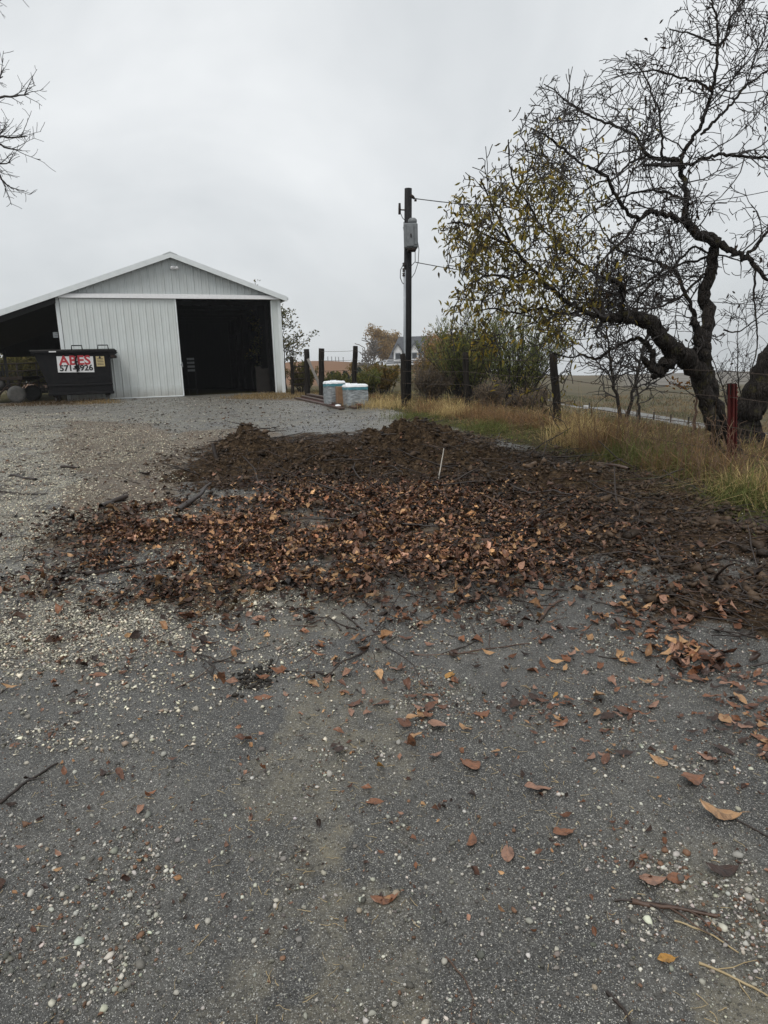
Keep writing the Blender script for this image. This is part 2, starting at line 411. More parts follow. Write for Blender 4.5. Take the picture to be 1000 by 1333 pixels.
# ground sheet
def axis(a0, a1, step, lo, hi, g):
    mid = list(np.arange(a0, a1, step)); l = []; r = []
    p, s = a0, step
    while p > lo: s *= g; p -= s; l.append(p)
    p, s = mid[-1], step
    while p < hi: s *= g; p += s; r.append(p)
    return np.array(l[::-1] + mid + r)
xs = axis(-6.5, 7.5, 0.055, -600, 700, 1.07)
ya = list(np.arange(-4, 0.9, 0.35)); yb = list(np.arange(0.9, 11.5, 0.05)); yc = []
p, s = 11.5, 0.05
while p < 900: yc.append(p); s *= 1.028; p += s
ys = np.array(ya + yb + yc)
GX, GY = np.meshgrid(xs, ys)
gx = GX.ravel(); gy = GY.ravel()
def masks(x, y):
    near = (np.abs(x) < 60) & (y < 60)
    g = zone(Z['gravel'], x, y, 2.6, 1.9, 1.0, 1) * np.clip(.85 + 1.6 * (fbm(x, y, 1.4, 5, 91, .7) + .22), 0, 1)
    so_ = np.maximum(zone(Z['soil'], x, y, 0.7, 0.9, 1.6, 2), zone(Z['soil2'], x, y, 0.35, 0.35, 1.6, 3))
    li = zone(Z['litter'], x, y, 1.8, 1.6, 1.4, 4)
    ve = zone(Z['verge'], x, y, 0.5, 0.35, 1.0, 5)
    far = ss((np.hypot(x - 2, y - 10) - 30) / 8)

    ve = np.maximum(ve, far)
    bh = -(x + 13.0) * math.sin(.3647) + (y - 28.16) * math.cos(.3647)
    ve = np.maximum(ve, ss((bh - .6) / 1.0))
    dr = 0
    for i, P in enumerate(DRY): dr = np.maximum(dr, zone(P, x, y, 0.35, 0.35, 1.8, 6 + i))
    # worn silty tracks: tan fines in the wheel line of the old paving
    silt = ss(fbm(x * 1.0, y * 0.45, 0.75, 5, 9, 0.62) * 2.4 + 0.34 - 0.26 * np.abs(x - 0.45 + 0.03 * y))
    silt = np.maximum(silt, ss((y - 10) / 5) * np.clip(.75 + fbm(x, y, .9, 5, 92, .7), 0, 1))
    return g, so_, li, ve, dr, silt
_nr = (np.abs(gx) < 45) & (gy < 50)
_full = [np.zeros(len(gx)) for _ in range(6)]; _full[3][:] = 1
for _a, _b in zip(_full, masks(gx[_nr], gy[_nr])): _a[_nr] = _b
g_, so_, li_, ve_, dr_, si_ = _full
gz = H(gx, gy)
nearf = 1 - ss((np.hypot(gx, gy) - 25) / 15)
gz = gz + nearf * (0.018 * fbm(gx, gy, 0.8, 3, 1) + 0.006 * fbm(gx, gy, 5, 3, 2)) + so_ * (0.085 * fbm(gx, gy, 2.0, 6, 4, .75) + 0.04) + g_ * 0.012 * fbm(gx, gy, 6, 3, 5) + ve_ * nearf * 0.04 * fbm(gx, gy, 1.5, 4, 6)
# road in the valley
RD = [gp(700, 518), gp(780, 532), gp(870, 547), gp(989, 567)]; RD = RD + [RD[-1] + (RD[-1] - RD[0]).normalized() * 70]
rdx = np.array([p.x for p in RD]); rdy = np.array([p.y for p in RD]); o_ = np.argsort(rdy)
rx = np.interp(gy, rdy[o_], rdx[o_])
ny, nx = len(ys), len(xs)
ii = np.arange(ny * nx).reshape(ny, nx)
F = np.stack([ii[:-1, :-1], ii[:-1, 1:], ii[1:, 1:], ii[1:, :-1]], -1).reshape(-1, 4)
fieldt = ss(fbm(gx, gy, 0.012, 3, 8) * 0.8 + 0.5)

def ground_material():
    t = NT('ground_surface')
    za = t.n('ShaderNodeAttribute'); za.attribute_name = 'za'; zb = t.n('ShaderNodeAttribute'); zb.attribute_name = 'zb'
    sa = t.n('ShaderNodeSeparateColor'); t.l(za.outputs['Color'], sa.inputs[0]); sb = t.n('ShaderNodeSeparateColor'); t.l(zb.outputs['Color'], sb.inputs[0])
    brk = t.noise(9, 6, 0.7)
    def edge(m, k=0.9):
        return t.ramp(t.math('ADD', m, t.math('MULTIPLY', t.math('SUBTRACT', brk, 0.5), k)), [(0.38, 0.0), (0.62, 1.0)])
    # asphalt: dark binder with exposed pale aggregate of two sizes
    dn = t.n('ShaderNodeTexNoise'); dn.inputs['Scale'].default_value = 110; dn.inputs['Detail'].default_value = 3; t.l(t.tc.outputs['Object'], dn.inputs['Vector'])
    dv1 = t.n('ShaderNodeVectorMath', operation='SCALE'); t.l(dn.outputs['Color'], dv1.inputs[0]); dv1.inputs['Scale'].default_value = 0.011
    dv2 = t.n('ShaderNodeVectorMath', operation='ADD'); t.l(t.tc.outputs['Object'], dv2.inputs[0]); t.l(dv1.outputs[0], dv2.inputs[1]); wv = dv2.outputs[0]
    v1 = t.voro(110, vec=wv); v2 = t.voro(250, vec=wv)
    def chips(v, keep, lo, hi, d0, d1):
        s = t.n('ShaderNodeSeparateColor'); t.l(v.outputs['Color'], s.inputs[0])
        m = t.math('MULTIPLY', t.ramp(s.outputs[0], [(keep, 0.0), (keep + 0.02, 1.0)]), t.ramp(v.outputs[0], [(d0, 1.0), (d1, 0.0)]))
        return m, t.ramp(s.outputs[1], [(0.0, lo), (0.6, hi), (1.0, (0.5, 0.49, 0.46))])
    binder = t.ramp(t.noise(1.6, 8, 0.75), [(0.36, (0.015, 0.0145, 0.013)), (0.5, (0.040, 0.038, 0.033)), (0.62, (0.092, 0.087, 0.074))])
    c = t.mix(t.ramp(t.noise(170, 4, 0.8), [(0.44, 0.0), (0.66, 0.75)]), binder, (0.15, 0.147, 0.138))
    m2, c2 = chips(v2, 0.48, (0.15, 0.148, 0.14), (0.52, 0.51, 0.47), 0.30, 0.48)
    cm = t.ramp(t.noise(2.4, 6, 0.75), [(0.36, 0.45), (0.6, 1.0)])
    m2 = t.math('MULTIPLY', m2, cm)
    c = t.mix(m2, c, c2)
    m1, c1 = chips(v1, 0.72, (0.14, 0.135, 0.12), (0.56, 0.54, 0.48), 0.24, 0.38)
    m1 = t.math('MULTIPLY', m1, cm)
    c = t.mix(m1, c, c1)
    # silt washed over it
    sm = t.math('MULTIPLY', t.math('MULTIPLY', edge(sb.outputs[0], 1.2), t.ramp(t.noise(3.5, 6, 0.75), [(0.40, 0.08), (0.64, 1.0)])), 0.66)
    c = t.mix(sm, c, t.ramp(t.noise(6, 5), [(0.3, (0.14, 0.122, 0.082)), (0.7, (0.27, 0.24, 0.165))]))
    c = t.mix(t.math('MULTIPLY', m2, 0.7), c, c2)
    c = t.mix(t.math('MULTIPLY', m1, 0.8), c, c1)
    c = t.mix(t.ramp(t.noise(75, 5, 0.8), [(0.52, 0.0), (0.62, 0.75)]), c, (0.014, 0.013, 0.012))
    h = t.math('ADD', t.math('MULTIPLY', m1, 0.8), t.math('MULTIPLY', m2, 0.4))
    h = t.math('ADD', h, t.math('MULTIPLY', t.noise(45, 5, 0.7), 1.2))
    # white crushed gravel
    gv = t.voro(88, vec=wv); gs = t.n('ShaderNodeSeparateColor'); t.l(gv.outputs['Color'], gs.inputs[0])
    gc = t.ramp(gs.outputs[0], [(0.0, (0.20, 0.18, 0.135)), (0.35, (0.52, 0.49, 0.40)), (1.0, (0.80, 0.77, 0.66))])
    gc = t.mix(t.ramp(gv.outputs[0], [(0.36, 0.0), (0.58, 1.0)]), gc, (0.05, 0.042, 0.03))
    gc = t.mix(t.ramp(t.noise(2.6, 7, 0.78), [(0.51, 0.0), (0.58, 0.95)]), gc, t.ramp(t.noise(25, 5, 0.8), [(0.35, (0.018, 0.013, 0.009)), (0.7, (0.10, 0.072, 0.05))]))
    gm = edge(sa.outputs[0], 1.2)
    c = t.mix(gm, c, gc)
    h = t.mix(gm, h, t.math('MULTIPLY', t.math('SUBTRACT', 0.7, gv.outputs[0]), 3.5))
    # dry matted grass patches
    dm = t.math('MULTIPLY', edge(sb.outputs[1], 1.3), 0.85)
    c = t.mix(dm, c, t.ramp(t.noise(30, 6, 0.75), [(0.3, (0.035, 0.022, 0.012)), (0.5, (0.10, 0.062, 0.028)), (0.75, (0.20, 0.14, 0.065))]))
    # dug soil
    sc_ = t.ramp(t.noise(22, 7, 0.8), [(0.36, (0.008, 0.005, 0.003)), (0.5, (0.042, 0.027, 0.016)), (0.64, (0.13, 0.088, 0.055))])
    som = edge(sa.outputs[1], 1.0)
    c = t.mix(som, c, sc_)
    h = t.mix(som, h, t.math('MULTIPLY', t.noise(16, 6, 0.8), 5.0))
    # verge and field
    gr = t.ramp(t.noise(3.0, 6, 0.7), [(0.25, (0.030, 0.027, 0.012)), (0.5, (0.052, 0.050, 0.020)), (0.75, (0.095, 0.075, 0.035))])
    fmp = t.n('ShaderNodeMapping'); fmp.inputs['Scale'].default_value = (0.35, 1.6, 1); fmp.inputs['Rotation'].default_value = (0, 0, 0.25); t.l(t.tc.outputs['Object'], fmp.inputs[0])
    fa = t.ramp(t.noise(0.045, 7, 0.65, fmp.outputs[0]), [(0.38, (0.045, 0.046, 0.018)), (0.47, (0.110, 0.078, 0.036)), (0.53, (0.062, 0.060, 0.022)), (0.62, (0.16, 0.108, 0.058))])
    fa = t.mix(0.35, fa, t.ramp(t.noise(1.2, 6, 0.8), [(0.3, (0.03, 0.03, 0.015)), (0.7, (0.16, 0.13, 0.08))]))
    fa = t.mix(sb.outputs[2], fa, t.ramp(t.noise(0.06, 5, 0.6, fmp.outputs[0]), [(0.4, (0.12, 0.105, 0.085)), (0.6, (0.19, 0.175, 0.15))]))
    fa = t.mix(zb.outputs['Alpha'], fa, (0.20, 0.115, 0.07))
    ln = t.n('ShaderNodeVectorMath', operation='LENGTH'); t.l(t.tc.outputs['Object'], ln.inputs[0])
    fm = t.ramp(t.math('DIVIDE', ln.outputs['Value'], 100.0), [(0.3, 0.0), (0.6, 1.0)])
    gr = t.mix(fm, gr, fa)
    vm = edge(sa.outputs[2], 1.0)
    c = t.mix(vm, c, gr)
    h = t.mix(vm, h, t.math('MULTIPLY', t.noise(20, 5, 0.8), 4.0))
    wet = t.ramp(t.noise(1.1, 5, 0.7), [(0.35, 0.30), (0.65, 0.55)])
    r = t.mix(t.math('MAXIMUM', som, vm), wet, (0.8, 0.8, 0.8))
    m_ = t.fin(c, r, t.bump(h, 0.85, 0.007), 0, 0.5)
    t.l(t.math('SUBTRACT', 0.5, t.math('MULTIPLY', t.math('MAXIMUM', som, vm), 0.44)), t.p.inputs['Specular IOR Level'])
    return m_
dgrey = ss((gy - 210 - 30 * fbm(gx, gy, .01, 2, 5)) / 25) * ss((gx / np.maximum(gy, 1) - .33) / .06)
dbrown = ss((gx / np.maximum(gy, 1) + .02) / -.04) * ss((gy - 80) / 30)
me = npmesh('ground', np.stack([gx, gy, gz], 1), F, ground_material(), True,
            {'za': np.stack([g_, so_, ve_], 1), 'zb': np.stack([si_, np.maximum(dr_, 0.75 * li_ * (1 - so_)), dgrey, dbrown], 1)})
ground = link('ground', me); tag(ground, 'wet worn asphalt yard running into gravel, soil and sloping fields', None, None, 'structure')
_grids = [a.reshape(len(ys), len(xs)) for a in (gz, g_, so_, li_, ve_, dr_, si_)]
def gridlook(x, y, which):
    x = np.asarray(x, float); y = np.asarray(y, float)
    i = np.clip(np.searchsorted(xs, x) - 1, 0, len(xs) - 2); j = np.clip(np.searchsorted(ys, y) - 1, 0, len(ys) - 2)
    u = np.clip((x - xs[i]) / (xs[i + 1] - xs[i]), 0, 1); v = np.clip((y - ys[j]) / (ys[j + 1] - ys[j]), 0, 1)
    out = []
    for k in which:
        G = _grids[k]
        out.append((G[j, i] * (1 - u) + G[j, i + 1] * u) * (1 - v) + (G[j + 1, i] * (1 - u) + G[j + 1, i + 1] * u) * v)
    return out
def near_z(x, y): return gridlook(x, y, (0,))[0]
def masks(x, y): return gridlook(x, y, (1, 2, 3, 4, 5, 6))

# gravel road in the valley (sheet laid just above the field, raised bed)
pr = [RD[i] for i in o_]
V = []; Fq = []
dense = []
for a, b in zip(pr[:-1], pr[1:]):
    for k in range(14): dense.append(a.lerp(b, k / 14))
d0 = (pr[0] - pr[1]).normalized()
dense = [pr[0] + d0 * (8 * k) for k in range(6, 0, -1)] + dense + [pr[-1]]
for i, p_ in enumerate(dense):
    q = dense[min(i + 1, len(dense) - 1)]; q0 = dense[max(i - 1, 0)]
    n = Vector((q.y - q0.y, -(q.x - q0.x), 0)).normalized()
    for off, dz in ((-2.6, -0.5), (-1.35, 0.16), (1.35, 0.16), (2.6, -0.5)):
        a = p_ + n * off; V.append((a.x, a.y, float(H(a.x, a.y)) + dz))
    if i: Fq += [[(i - 1) * 4 + k, (i - 1) * 4 + k + 1, i * 4 + k + 1, i * 4 + k] for k in range(3)]
M['roadgravel'] = plain('pale_gravel_road', (0.17, 0.17, 0.165), (0.25, 0.25, 0.24), 0.6, 0.9, 0.3, 4, spec=.05)
tag(link('road', npmesh('road', V, Fq, M['roadgravel'])), 'pale gravel road crossing the valley field', None, None, 'structure')

# ------------------------------------------------------------------ soil mound
_mc = {}
def mound_h(x, y):
    # long low heap with three crests
    def g(px, py, rx, ry, h, rot=0.0):
        if (px, py) not in _mc: _mc[(px, py)] = gp(px, py)
        c = _mc[(px, py)]; dx = x - c.x; dy = y - c.y
        u = dx * math.cos(rot) + dy * math.sin(rot); v = -dx * math.sin(rot) + dy * math.cos(rot)
        return h * np.exp(-(u / rx) ** 2 - (v / ry) ** 2)
    m = g(325, 604, .62, .52, .42) + g(400, 610, .8, .55, .20) + g(548, 600, .75, .60, .42) + g(470, 610, .8, .5, .22) + g(630, 612, .9, .6, .22) + g(250, 622, .5, .4, .10) + g(720, 632, 1.0, .5, .14)
    rough = fbm(x, y, 1.9, 6, 11, .68)
    rid = 1 - np.abs(fbm(x, y, 4.5, 4, 14, .6)) * 2
    return m * (1.12 + .95 * rough) + (.06 * fbm(x, y, 5, 6, 12, .78) + .05 * rid) * ss(m / .10) - .05
P0 = gp(180, 650); P1 = gp(860, 570)
mx = np.arange(gp(180, 640).x - .4, gp(820, 600).x + .3, .028); my = np.arange(gp(500, 668).y, gp(500, 575).y + .6, .024)
MX, MY = np.meshgrid(mx, my); a_, b_ = MX.ravel(), MY.ravel()
mh = mound_h(a_, b_)
MZ = near_z(a_, b_) + mh
ii = np.arange(len(a_)).reshape(MX.shape)
Fm = np.stack([ii[:-1, :-1], ii[:-1, 1:], ii[1:, 1:], ii[1:, :-1]], -1).reshape(-1, 4)
Fm = Fm[(mh[Fm] > -.035).any(1)]
def soil_material():
    t = NT('dug_soil')
    n = t.noise(14, 7, 0.75)
    c = t.ramp(n, [(0.34, (0.007, 0.0045, 0.003)), (0.5, (0.045, 0.029, 0.016)), (0.64, (0.135, 0.092, 0.055))])
    c = t.mix(t.ramp(t.noise(2.2, 4), [(0.5, 0.0), (0.7, 0.6)]), c, (0.045, 0.027, 0.014))
    h = t.math('ADD', t.math('MULTIPLY', t.noise(22, 7, 0.8), 1.0), t.math('MULTIPLY', t.voro(26).outputs[0], -0.5))
    return t.fin(c, 0.8, t.bump(h, 1.0, 0.04), 0, 0.12)
M['soil'] = soil_material()
mo = link('soil_mound', npmesh('soil_mound', np.stack([a_, b_, MZ], 1), Fm, M['soil'], True))
tag(mo, 'long low mound of dark freshly dug soil across the yard', 'soil mound')
def top_z(x, y):
    return near_z(x, y) + np.maximum(mound_h(np.asarray(x, float), np.asarray(y, float)), 0)

# ------------------------------------------------------------------ scattered small stuff (joined)
ICO = None
def ico():
    p = (1 + 5 ** .5) / 2
    v = np.array([(-1, p, 0), (1, p, 0), (-1, -p, 0), (1, -p, 0), (0, -1, p), (0, 1, p), (0, -1, -p), (0, 1, -p), (p, 0, -1), (p, 0, 1), (-p, 0, -1), (-p, 0, 1)]) / math.hypot(1, p)
    f = np.array([(0, 11, 5), (0, 5, 1), (0, 1, 7), (0, 7, 10), (0, 10, 11), (1, 5, 9), (5, 11, 4), (11, 10, 2), (10, 7, 6), (7, 1, 8), (3, 9, 4), (3, 4, 2), (3, 2, 6), (3, 6, 8), (3, 8, 9), (4, 9, 5), (2, 4, 11), (6, 2, 10), (8, 6, 7), (9, 8, 1)])
    return v, f
OCT = (np.array([(1, 0, 0), (-.5, .87, 0), (-.5, -.87, 0), (.3, .1, .8), (-.4, .0, .7), (0, 0, -.7)]), np.array([(0, 1, 3), (1, 4, 3), (1, 2, 4), (2, 0, 3), (2, 3, 4), (0, 5, 1), (1, 5, 2), (2, 5, 0)]))
def rand_rot(n):
    q = rng.normal(size=(n, 4)); q /= np.linalg.norm(q, axis=1)[:, None]
    w_, x, y, z = q.T
    return np.stack([1 - 2 * (y * y + z * z), 2 * (x * y - z * w_), 2 * (x * z + y * w_), 2 * (x * y + z * w_), 1 - 2 * (x * x + z * z), 2 * (y * z - x * w_), 2 * (x * z - y * w_), 2 * (y * z + x * w_), 1 - 2 * (x * x + y * y)], 1).reshape(n, 3, 3)
def rocks(name, xy, rad, cols, base, jit=.36, flat=.7, sink=.25, z=None, mat='pebbles'):
    v, f = base; n = len(xy); k = len(v)
    R = rand_rot(n)
    S = np.stack([rng.uniform(.75, 1.3, n), rng.uniform(.7, 1.1, n), rng.uniform(.55, .95, n)], 1)
    W = v[None] * (1 + rng.uniform(-jit, jit, (n, k, 1))) * S[:, None]
    W = np.einsum('nij,nkj->nki', R, W) * rad[:, None, None]
    W[:, :, 2] *= flat
    zz = top_z(xy[:, 0], xy[:, 1]) if z is None else z
    W += np.stack([xy[:, 0], xy[:, 1], zz + rad * flat * (1 - sink * 2)], 1)[:, None]
    Fs = (f[None] + (np.arange(n) * k)[:, None, None]).reshape(-1, 3)
    me = npmesh(name, W.reshape(-1, 3), Fs, M[mat], False, {'col': np.repeat(cols, k, 0)})
    return me
def stone_cols(n):
    b = (.08 + .56 * rng.random(n) ** 1.9)[:, None]; tint = np.array([1.0, .95, .82]) + rng.normal(0, .03, (n, 3))
    c = b * tint
    br = rng.random(n) < .12; c[br] = np.array([.16, .09, .055]) * rng.uniform(.6, 1.3, (br.sum(), 1))
    return c
def scatter(n, dens, x0, x1, y0, y1, yfall=1.0):
    """rejection-sample n points in a world rectangle by a density function (0..1)"""
    out = []
    tot = 0
    while tot < n:
        m = 40000
        x = rng.uniform(x0, x1, m); y = y0 * (y1 / y0) ** rng.random(m) if yfall else rng.uniform(y0, y1, m)
        k = rng.random(m) < dens(x, y)
        out.append(np.stack([x[k], y[k]], 1)); tot += k.sum()
        if len(out) > 60: break
    return np.concatenate(out)[:n]
def infrustum(x, y): return (np.abs(x) < 0.75 * y + 0.6)
def d_asph(x, y):
    g, s, l, v, d, si = masks(x, y)
    cl = ss(fbm(x, y, 2.8, 6, 21, .72) * 3.0 - .05)
    return infrustum(x, y) * (1 - np.maximum.reduce([s, v, l * .6])) * np.clip(.04 + .96 * cl * (.25 + .75 * si), 0, 1) * np.where(y > 8, .35, 1)
def d_grav(x, y):
    g, s, l, v, d, si = masks(x, y)
    return infrustum(x, y) * np.clip(g * 1.2 - s, 0, 1) * (.25 + .75 * ss(fbm(x, y, 1.5, 4, 22) * 2 + .7))
xy = scatter(30000, d_asph, -3.4, 3.6, 1.25, 5.2)
me = rocks('asphalt_pebbles', xy, rng.gamma(1.6, .0016, len(xy)) + .0013, stone_cols(len(xy)), ico())
tag(link('loose_pebbles', me), 'loose pale pebbles scattered over the near wet asphalt', None, None, 'stuff')
xy = scatter(20000, d_asph, -6, 5, 3.5, 12)
me = rocks('far_pebbles', xy, rng.gamma(2.5, .0018, len(xy)) + .002, stone_cols(len(xy)), OCT)
tag(link('loose_pebbles', me), 'small loose pebbles on the middle of the asphalt yard', None, None, 'stuff')
xy = scatter(80000, d_grav, -14, 1, 2.6, 20)
me = rocks('gravel', xy, rng.gamma(2.2, .0024, len(xy)) + .0028, (stone_cols(len(xy)) * 1.35 + .17) * np.array([1.0, .96, .84]), OCT)
tag(link('crushed_gravel', me), 'pale crushed limestone gravel covering the left side of the yard', None, None, 'stuff')
xy = scatter(34000, lambda x, y: d_asph(x, y) + .25 * (1 - masks(x, y)[3]) * infrustum(x, y), -2.6, 2.8, 1.25, 3.6)
me = rocks('grit', xy, rng.gamma(2, .0006, len(xy)) + .0007, stone_cols(len(xy)) * np.array([1, .97, .88]), OCT)
tag(link('fine_grit', me), 'fine cream grit and crumbs washed over the foreground asphalt', None, None, 'stuff')
def d_far(x, y):
    g, s, l, v, d, si = masks(x, y)
    return infrustum(x, y) * (1 - np.maximum(s, v)) * (.3 + .7 * ss(fbm(x, y, .8, 5, 24, .7) * 2 + .5))
xy = scatter(15000, d_far, -16, 1, 9, 28)
me = rocks('road_stone', xy, rng.gamma(2.2, .0042, len(xy)) + .006, stone_cols(len(xy)) * .9, OCT)
tag(link('crushed_gravel', me), 'grey crushed stone on the upper yard before the barn', None, None, 'stuff')
xy = scatter(2600, d_far, -16, 1, 9, 28)
me = rocks('debris', xy, rng.gamma(2.2, .007, len(xy)) + .008, np.array([.05, .03, .018]) * rng.uniform(.4, 1.8, (len(xy), 1)), OCT, flat=.4)
tag(link('dark_debris', me), 'dark crumbs of soil and bark spread over the upper yard', None, None, 'stuff')
def d_soil(x, y):
    g, s, l, v, d, si = masks(x, y)
    return infrustum(x, y) * s * (.2 + .8 * ss(fbm(x, y, 2, 4, 23) * 2 + .5))
xy = scatter(16000, d_soil, -6, 8, 4, 13)
n = len(xy); cc = np.array([.040, .026, .016]) * rng.uniform(.25, 2.6, (n, 1))
me = rocks('clods', xy, rng.gamma(1.6, .010, n) + .004, cc, OCT, sink=.15)
tag(link('soil_clods', me), 'dark crumbled clods of soil over the dug strip', None, None, 'stuff')

# leaves: one curled outline, several shapes
def leaf_mesh(L=.1, Wd=.045, curl=.02, fold=.25, twist=.3, seg=7, seed=0):
    r = random.Random(seed); nc = 7 if seg > 6 else 5
    vs = []; fs = []; a1, a2, a3, a4 = (r.uniform(0, 6.28) for _ in range(4))
    sk = r.uniform(.7, 1.0); bend = r.uniform(-.12, .12)
    for i in range(seg + 1):
        t = i / seg
        base = (math.sin(PI * t ** sk) ** .75 if 0 < i < seg else .02)
        x = (t - .5) * L
        a = twist * (t - .5); mid = bend * L * math.sin(PI * t)
        for k in range(nc):
            q = k / (nc - 1) * 2 - 1
            ww = Wd / 2 * base * (1 + .10 * math.sin(t * 7 + (a1 if q < 0 else a2)) + (r.uniform(-.09, .07) if abs(q) == 1 and 0 < i < seg else 0))
            yy = q * ww + mid
            zz = curl * L * (4 * (t - .5) ** 2) + abs(q) ** 1.4 * ww * fold * (1 + .7 * math.sin(t * 6 + (a3 if q < 0 else a4)))
            zz += L * .022 * math.sin(t * 13 + q * 3 + a1) + L * .015 * math.sin(t * 5 - q * 6 + a2) + r.uniform(-.006, .006) * L * abs(q)
            vs.append((x + r.uniform(-.01, .01) * L * (abs(q) == 1), yy * math.cos(a) - zz * math.sin(a), yy * math.sin(a) + zz * math.cos(a)))
    for i in range(seg):
        for k in range(nc - 1):
            a = i * nc + k; fs.append((a, a + 1, a + nc + 1, a + nc))
    n = len(vs); e = vs[seg * nc + nc // 2]; w2 = L * .012
    vs += [(e[0], e[1] - w2, e[2]), (e[0], e[1] + w2, e[2]), (e[0] + L * .12, e[1] + L * .02 + w2 * .6, e[2] + L * .04), (e[0] + L * .12, e[1] + L * .02 - w2 * .6, e[2] + L * .04), (e[0] + L * .26, e[1] + L * .08, e[2] + L * .02)]
    fs += [(n, n + 1, n + 2, n + 3), (n + 3, n + 2, n + 4)]
    return vs, fs
SH = []
for k in range(10):
    r = random.Random(40 + k)
    SH.append(leaf_mesh(1.0, r.uniform(.40, .60), r.uniform(-.12, .22), r.uniform(-.3, .8), r.uniform(-.9, .9), 14, k))
MINI = [leaf_mesh(1.0, r_, c_, f_, t_, 3, 70 + k) for k, (r_, c_, f_, t_) in enumerate([(.5, .2, .5, .6), (.6, -.12, .6, -.7), (.45, .3, .3, .2), (.55, .1, .8, 1.0)])]
leafmesh = {}
def getleaf(shape, colname):
    key = (shape, colname)
    if key not in leafmesh:
        mb = MB(); mb.add([(a * .1, b * .1, c * .1) for a, b, c in SH[shape][0]], SH[shape][1])
        leafmesh[key] = mb.mesh('leaf', M['leaf_' + colname], True)
    return leafmesh[key]
def put_leaf(x, y, size, colname, shape=None, rz=None, tilt=None, label=None, z=None, group='fallen leaves on the yard'):
    shape = random.randrange(10) if shape is None else shape
    o = link('fallen_leaf', getleaf(shape, colname))
    zz = float(top_z(np.array([x]), np.array([y]))[0]) if z is None else z
    tl = random.gauss(0, .16) if tilt is None else tilt
    o.location = (x, y, zz + .004 + abs(tl) * size * .45)
    o.rotation_euler = (random.gauss(0, .15), tl, random.uniform(0, 6.28) if rz is None else rz)
    o.scale = (size * 10,) * 3
    tag(o, label or ('%s fallen leaf lying loose on the wet yard' % colname), 'leaf', group)
    return o
# prominent leaves, measured one by one:  px, py, length m, colour, direction (deg), tilt, label
NAMED = [
 (343, 912, .085, 'rust', 10, .05, 'flat rust orange leaf beside a clump of black mud'),
 (290, 895, .085, 'rust', 80, 1.1, 'reddish leaf standing upright on its edge left of the mud clump'),
 (128, 880, .085, 'rust', 5, .1, 'lone rust leaf on dark asphalt at the left of the photo'),
 (586, 880, .085, 'ochre', 60, .1, 'bright orange leaf lying slantwise on bare asphalt right of centre'),
 (534, 981, .09, 'rust', 80, 1.0, 'pointed red leaf standing nearly upright on the asphalt'),
 (611, 996, .11, 'rust', 120, .2, 'crumpled rust leaf, broad, right of the upright red leaf'),
 (494, 1004, .07, 'ochre', 80, .7, 'small yellow-orange leaf propped upright near the centre'),
 (488, 1045, .06, 'rust', 5, .1, 'small orange leaf below the yellow upright one'),
 (612, 1098, .07, 'rust', 70, .1, 'small roundish rust leaf near a tan leaf in the foreground'),
 (661, 1112, .08, 'pinkish brown', 80, .1, 'speckled pinkish leaf lying flat in the centre foreground'),
 (733, 1088, .075, 'rust', 20, .2, 'rust leaf among pale pebbles right of the pink leaf'),
 (500, 1174, .075, 'rust', 10, .1, 'half-hidden orange leaf beside the large grey pebble'),
 (850, 1152, .10, 'pinkish brown', 20, .3, 'folded pinkish leaf at the head of the twig bundle'),
 (883, 1147, .075, 'rust', 15, .15, 'small orange leaf at the tip of the twig bundle'),
 (938, 1134, .10, 'dark brown', 5, .2, 'nearly black leaf at the right foreground'),
 (935, 1062, .13, 'tan', -10, .3, 'large curled tan leaf with long dark stalk'),
 (905, 1022, .12, 'rust', 40, .3, 'large crumpled rust leaf at the right side'),
 (868, 1248, .05, 'ochre', 10, .2, 'small ochre leaf in the lower right'),
 (776, 912, .13, 'tan', 70, .4, 'largest pale tan leaf with ragged edges'),
 (815, 930, .12, 'brown', 10, .3, 'brown crumpled leaf just right of the pale tan leaf'),
 (700, 1030, .09, 'pinkish brown', 0, .15, 'pinkish leaf pressed flat beside small brown crumbs'),
 (735, 940, .07, 'brown', 60, .4, 'brown leaf tip lifted off asphalt near the pale tan leaf'),
 (528, 832, .08, 'brown', 10, .2, 'brown leaf by the upper end of the long thin red twig'),
 (517, 872, .08, 'pinkish brown', 5, .1, 'pinkish leaf lying below the long thin red twig'),
 (262, 818, .10, 'rust', 30, .5, 'rust leaf with lifted edge at the mud track end'),
 (305, 823, .08, 'rust', 10, .2, 'flat rust leaf at the right of the mud track end'),
 (640, 1, 0, '', 0, 0, '')][:-1]
for px, py, L, cn, dg, tl, lb in NAMED:
    p_ = gp(px, py)
    put_leaf(p_.x, p_.y, L * 1.15, cn, random.choice([1, 3, 5, 7]), math.radians(dg), tl, lb, group=None)
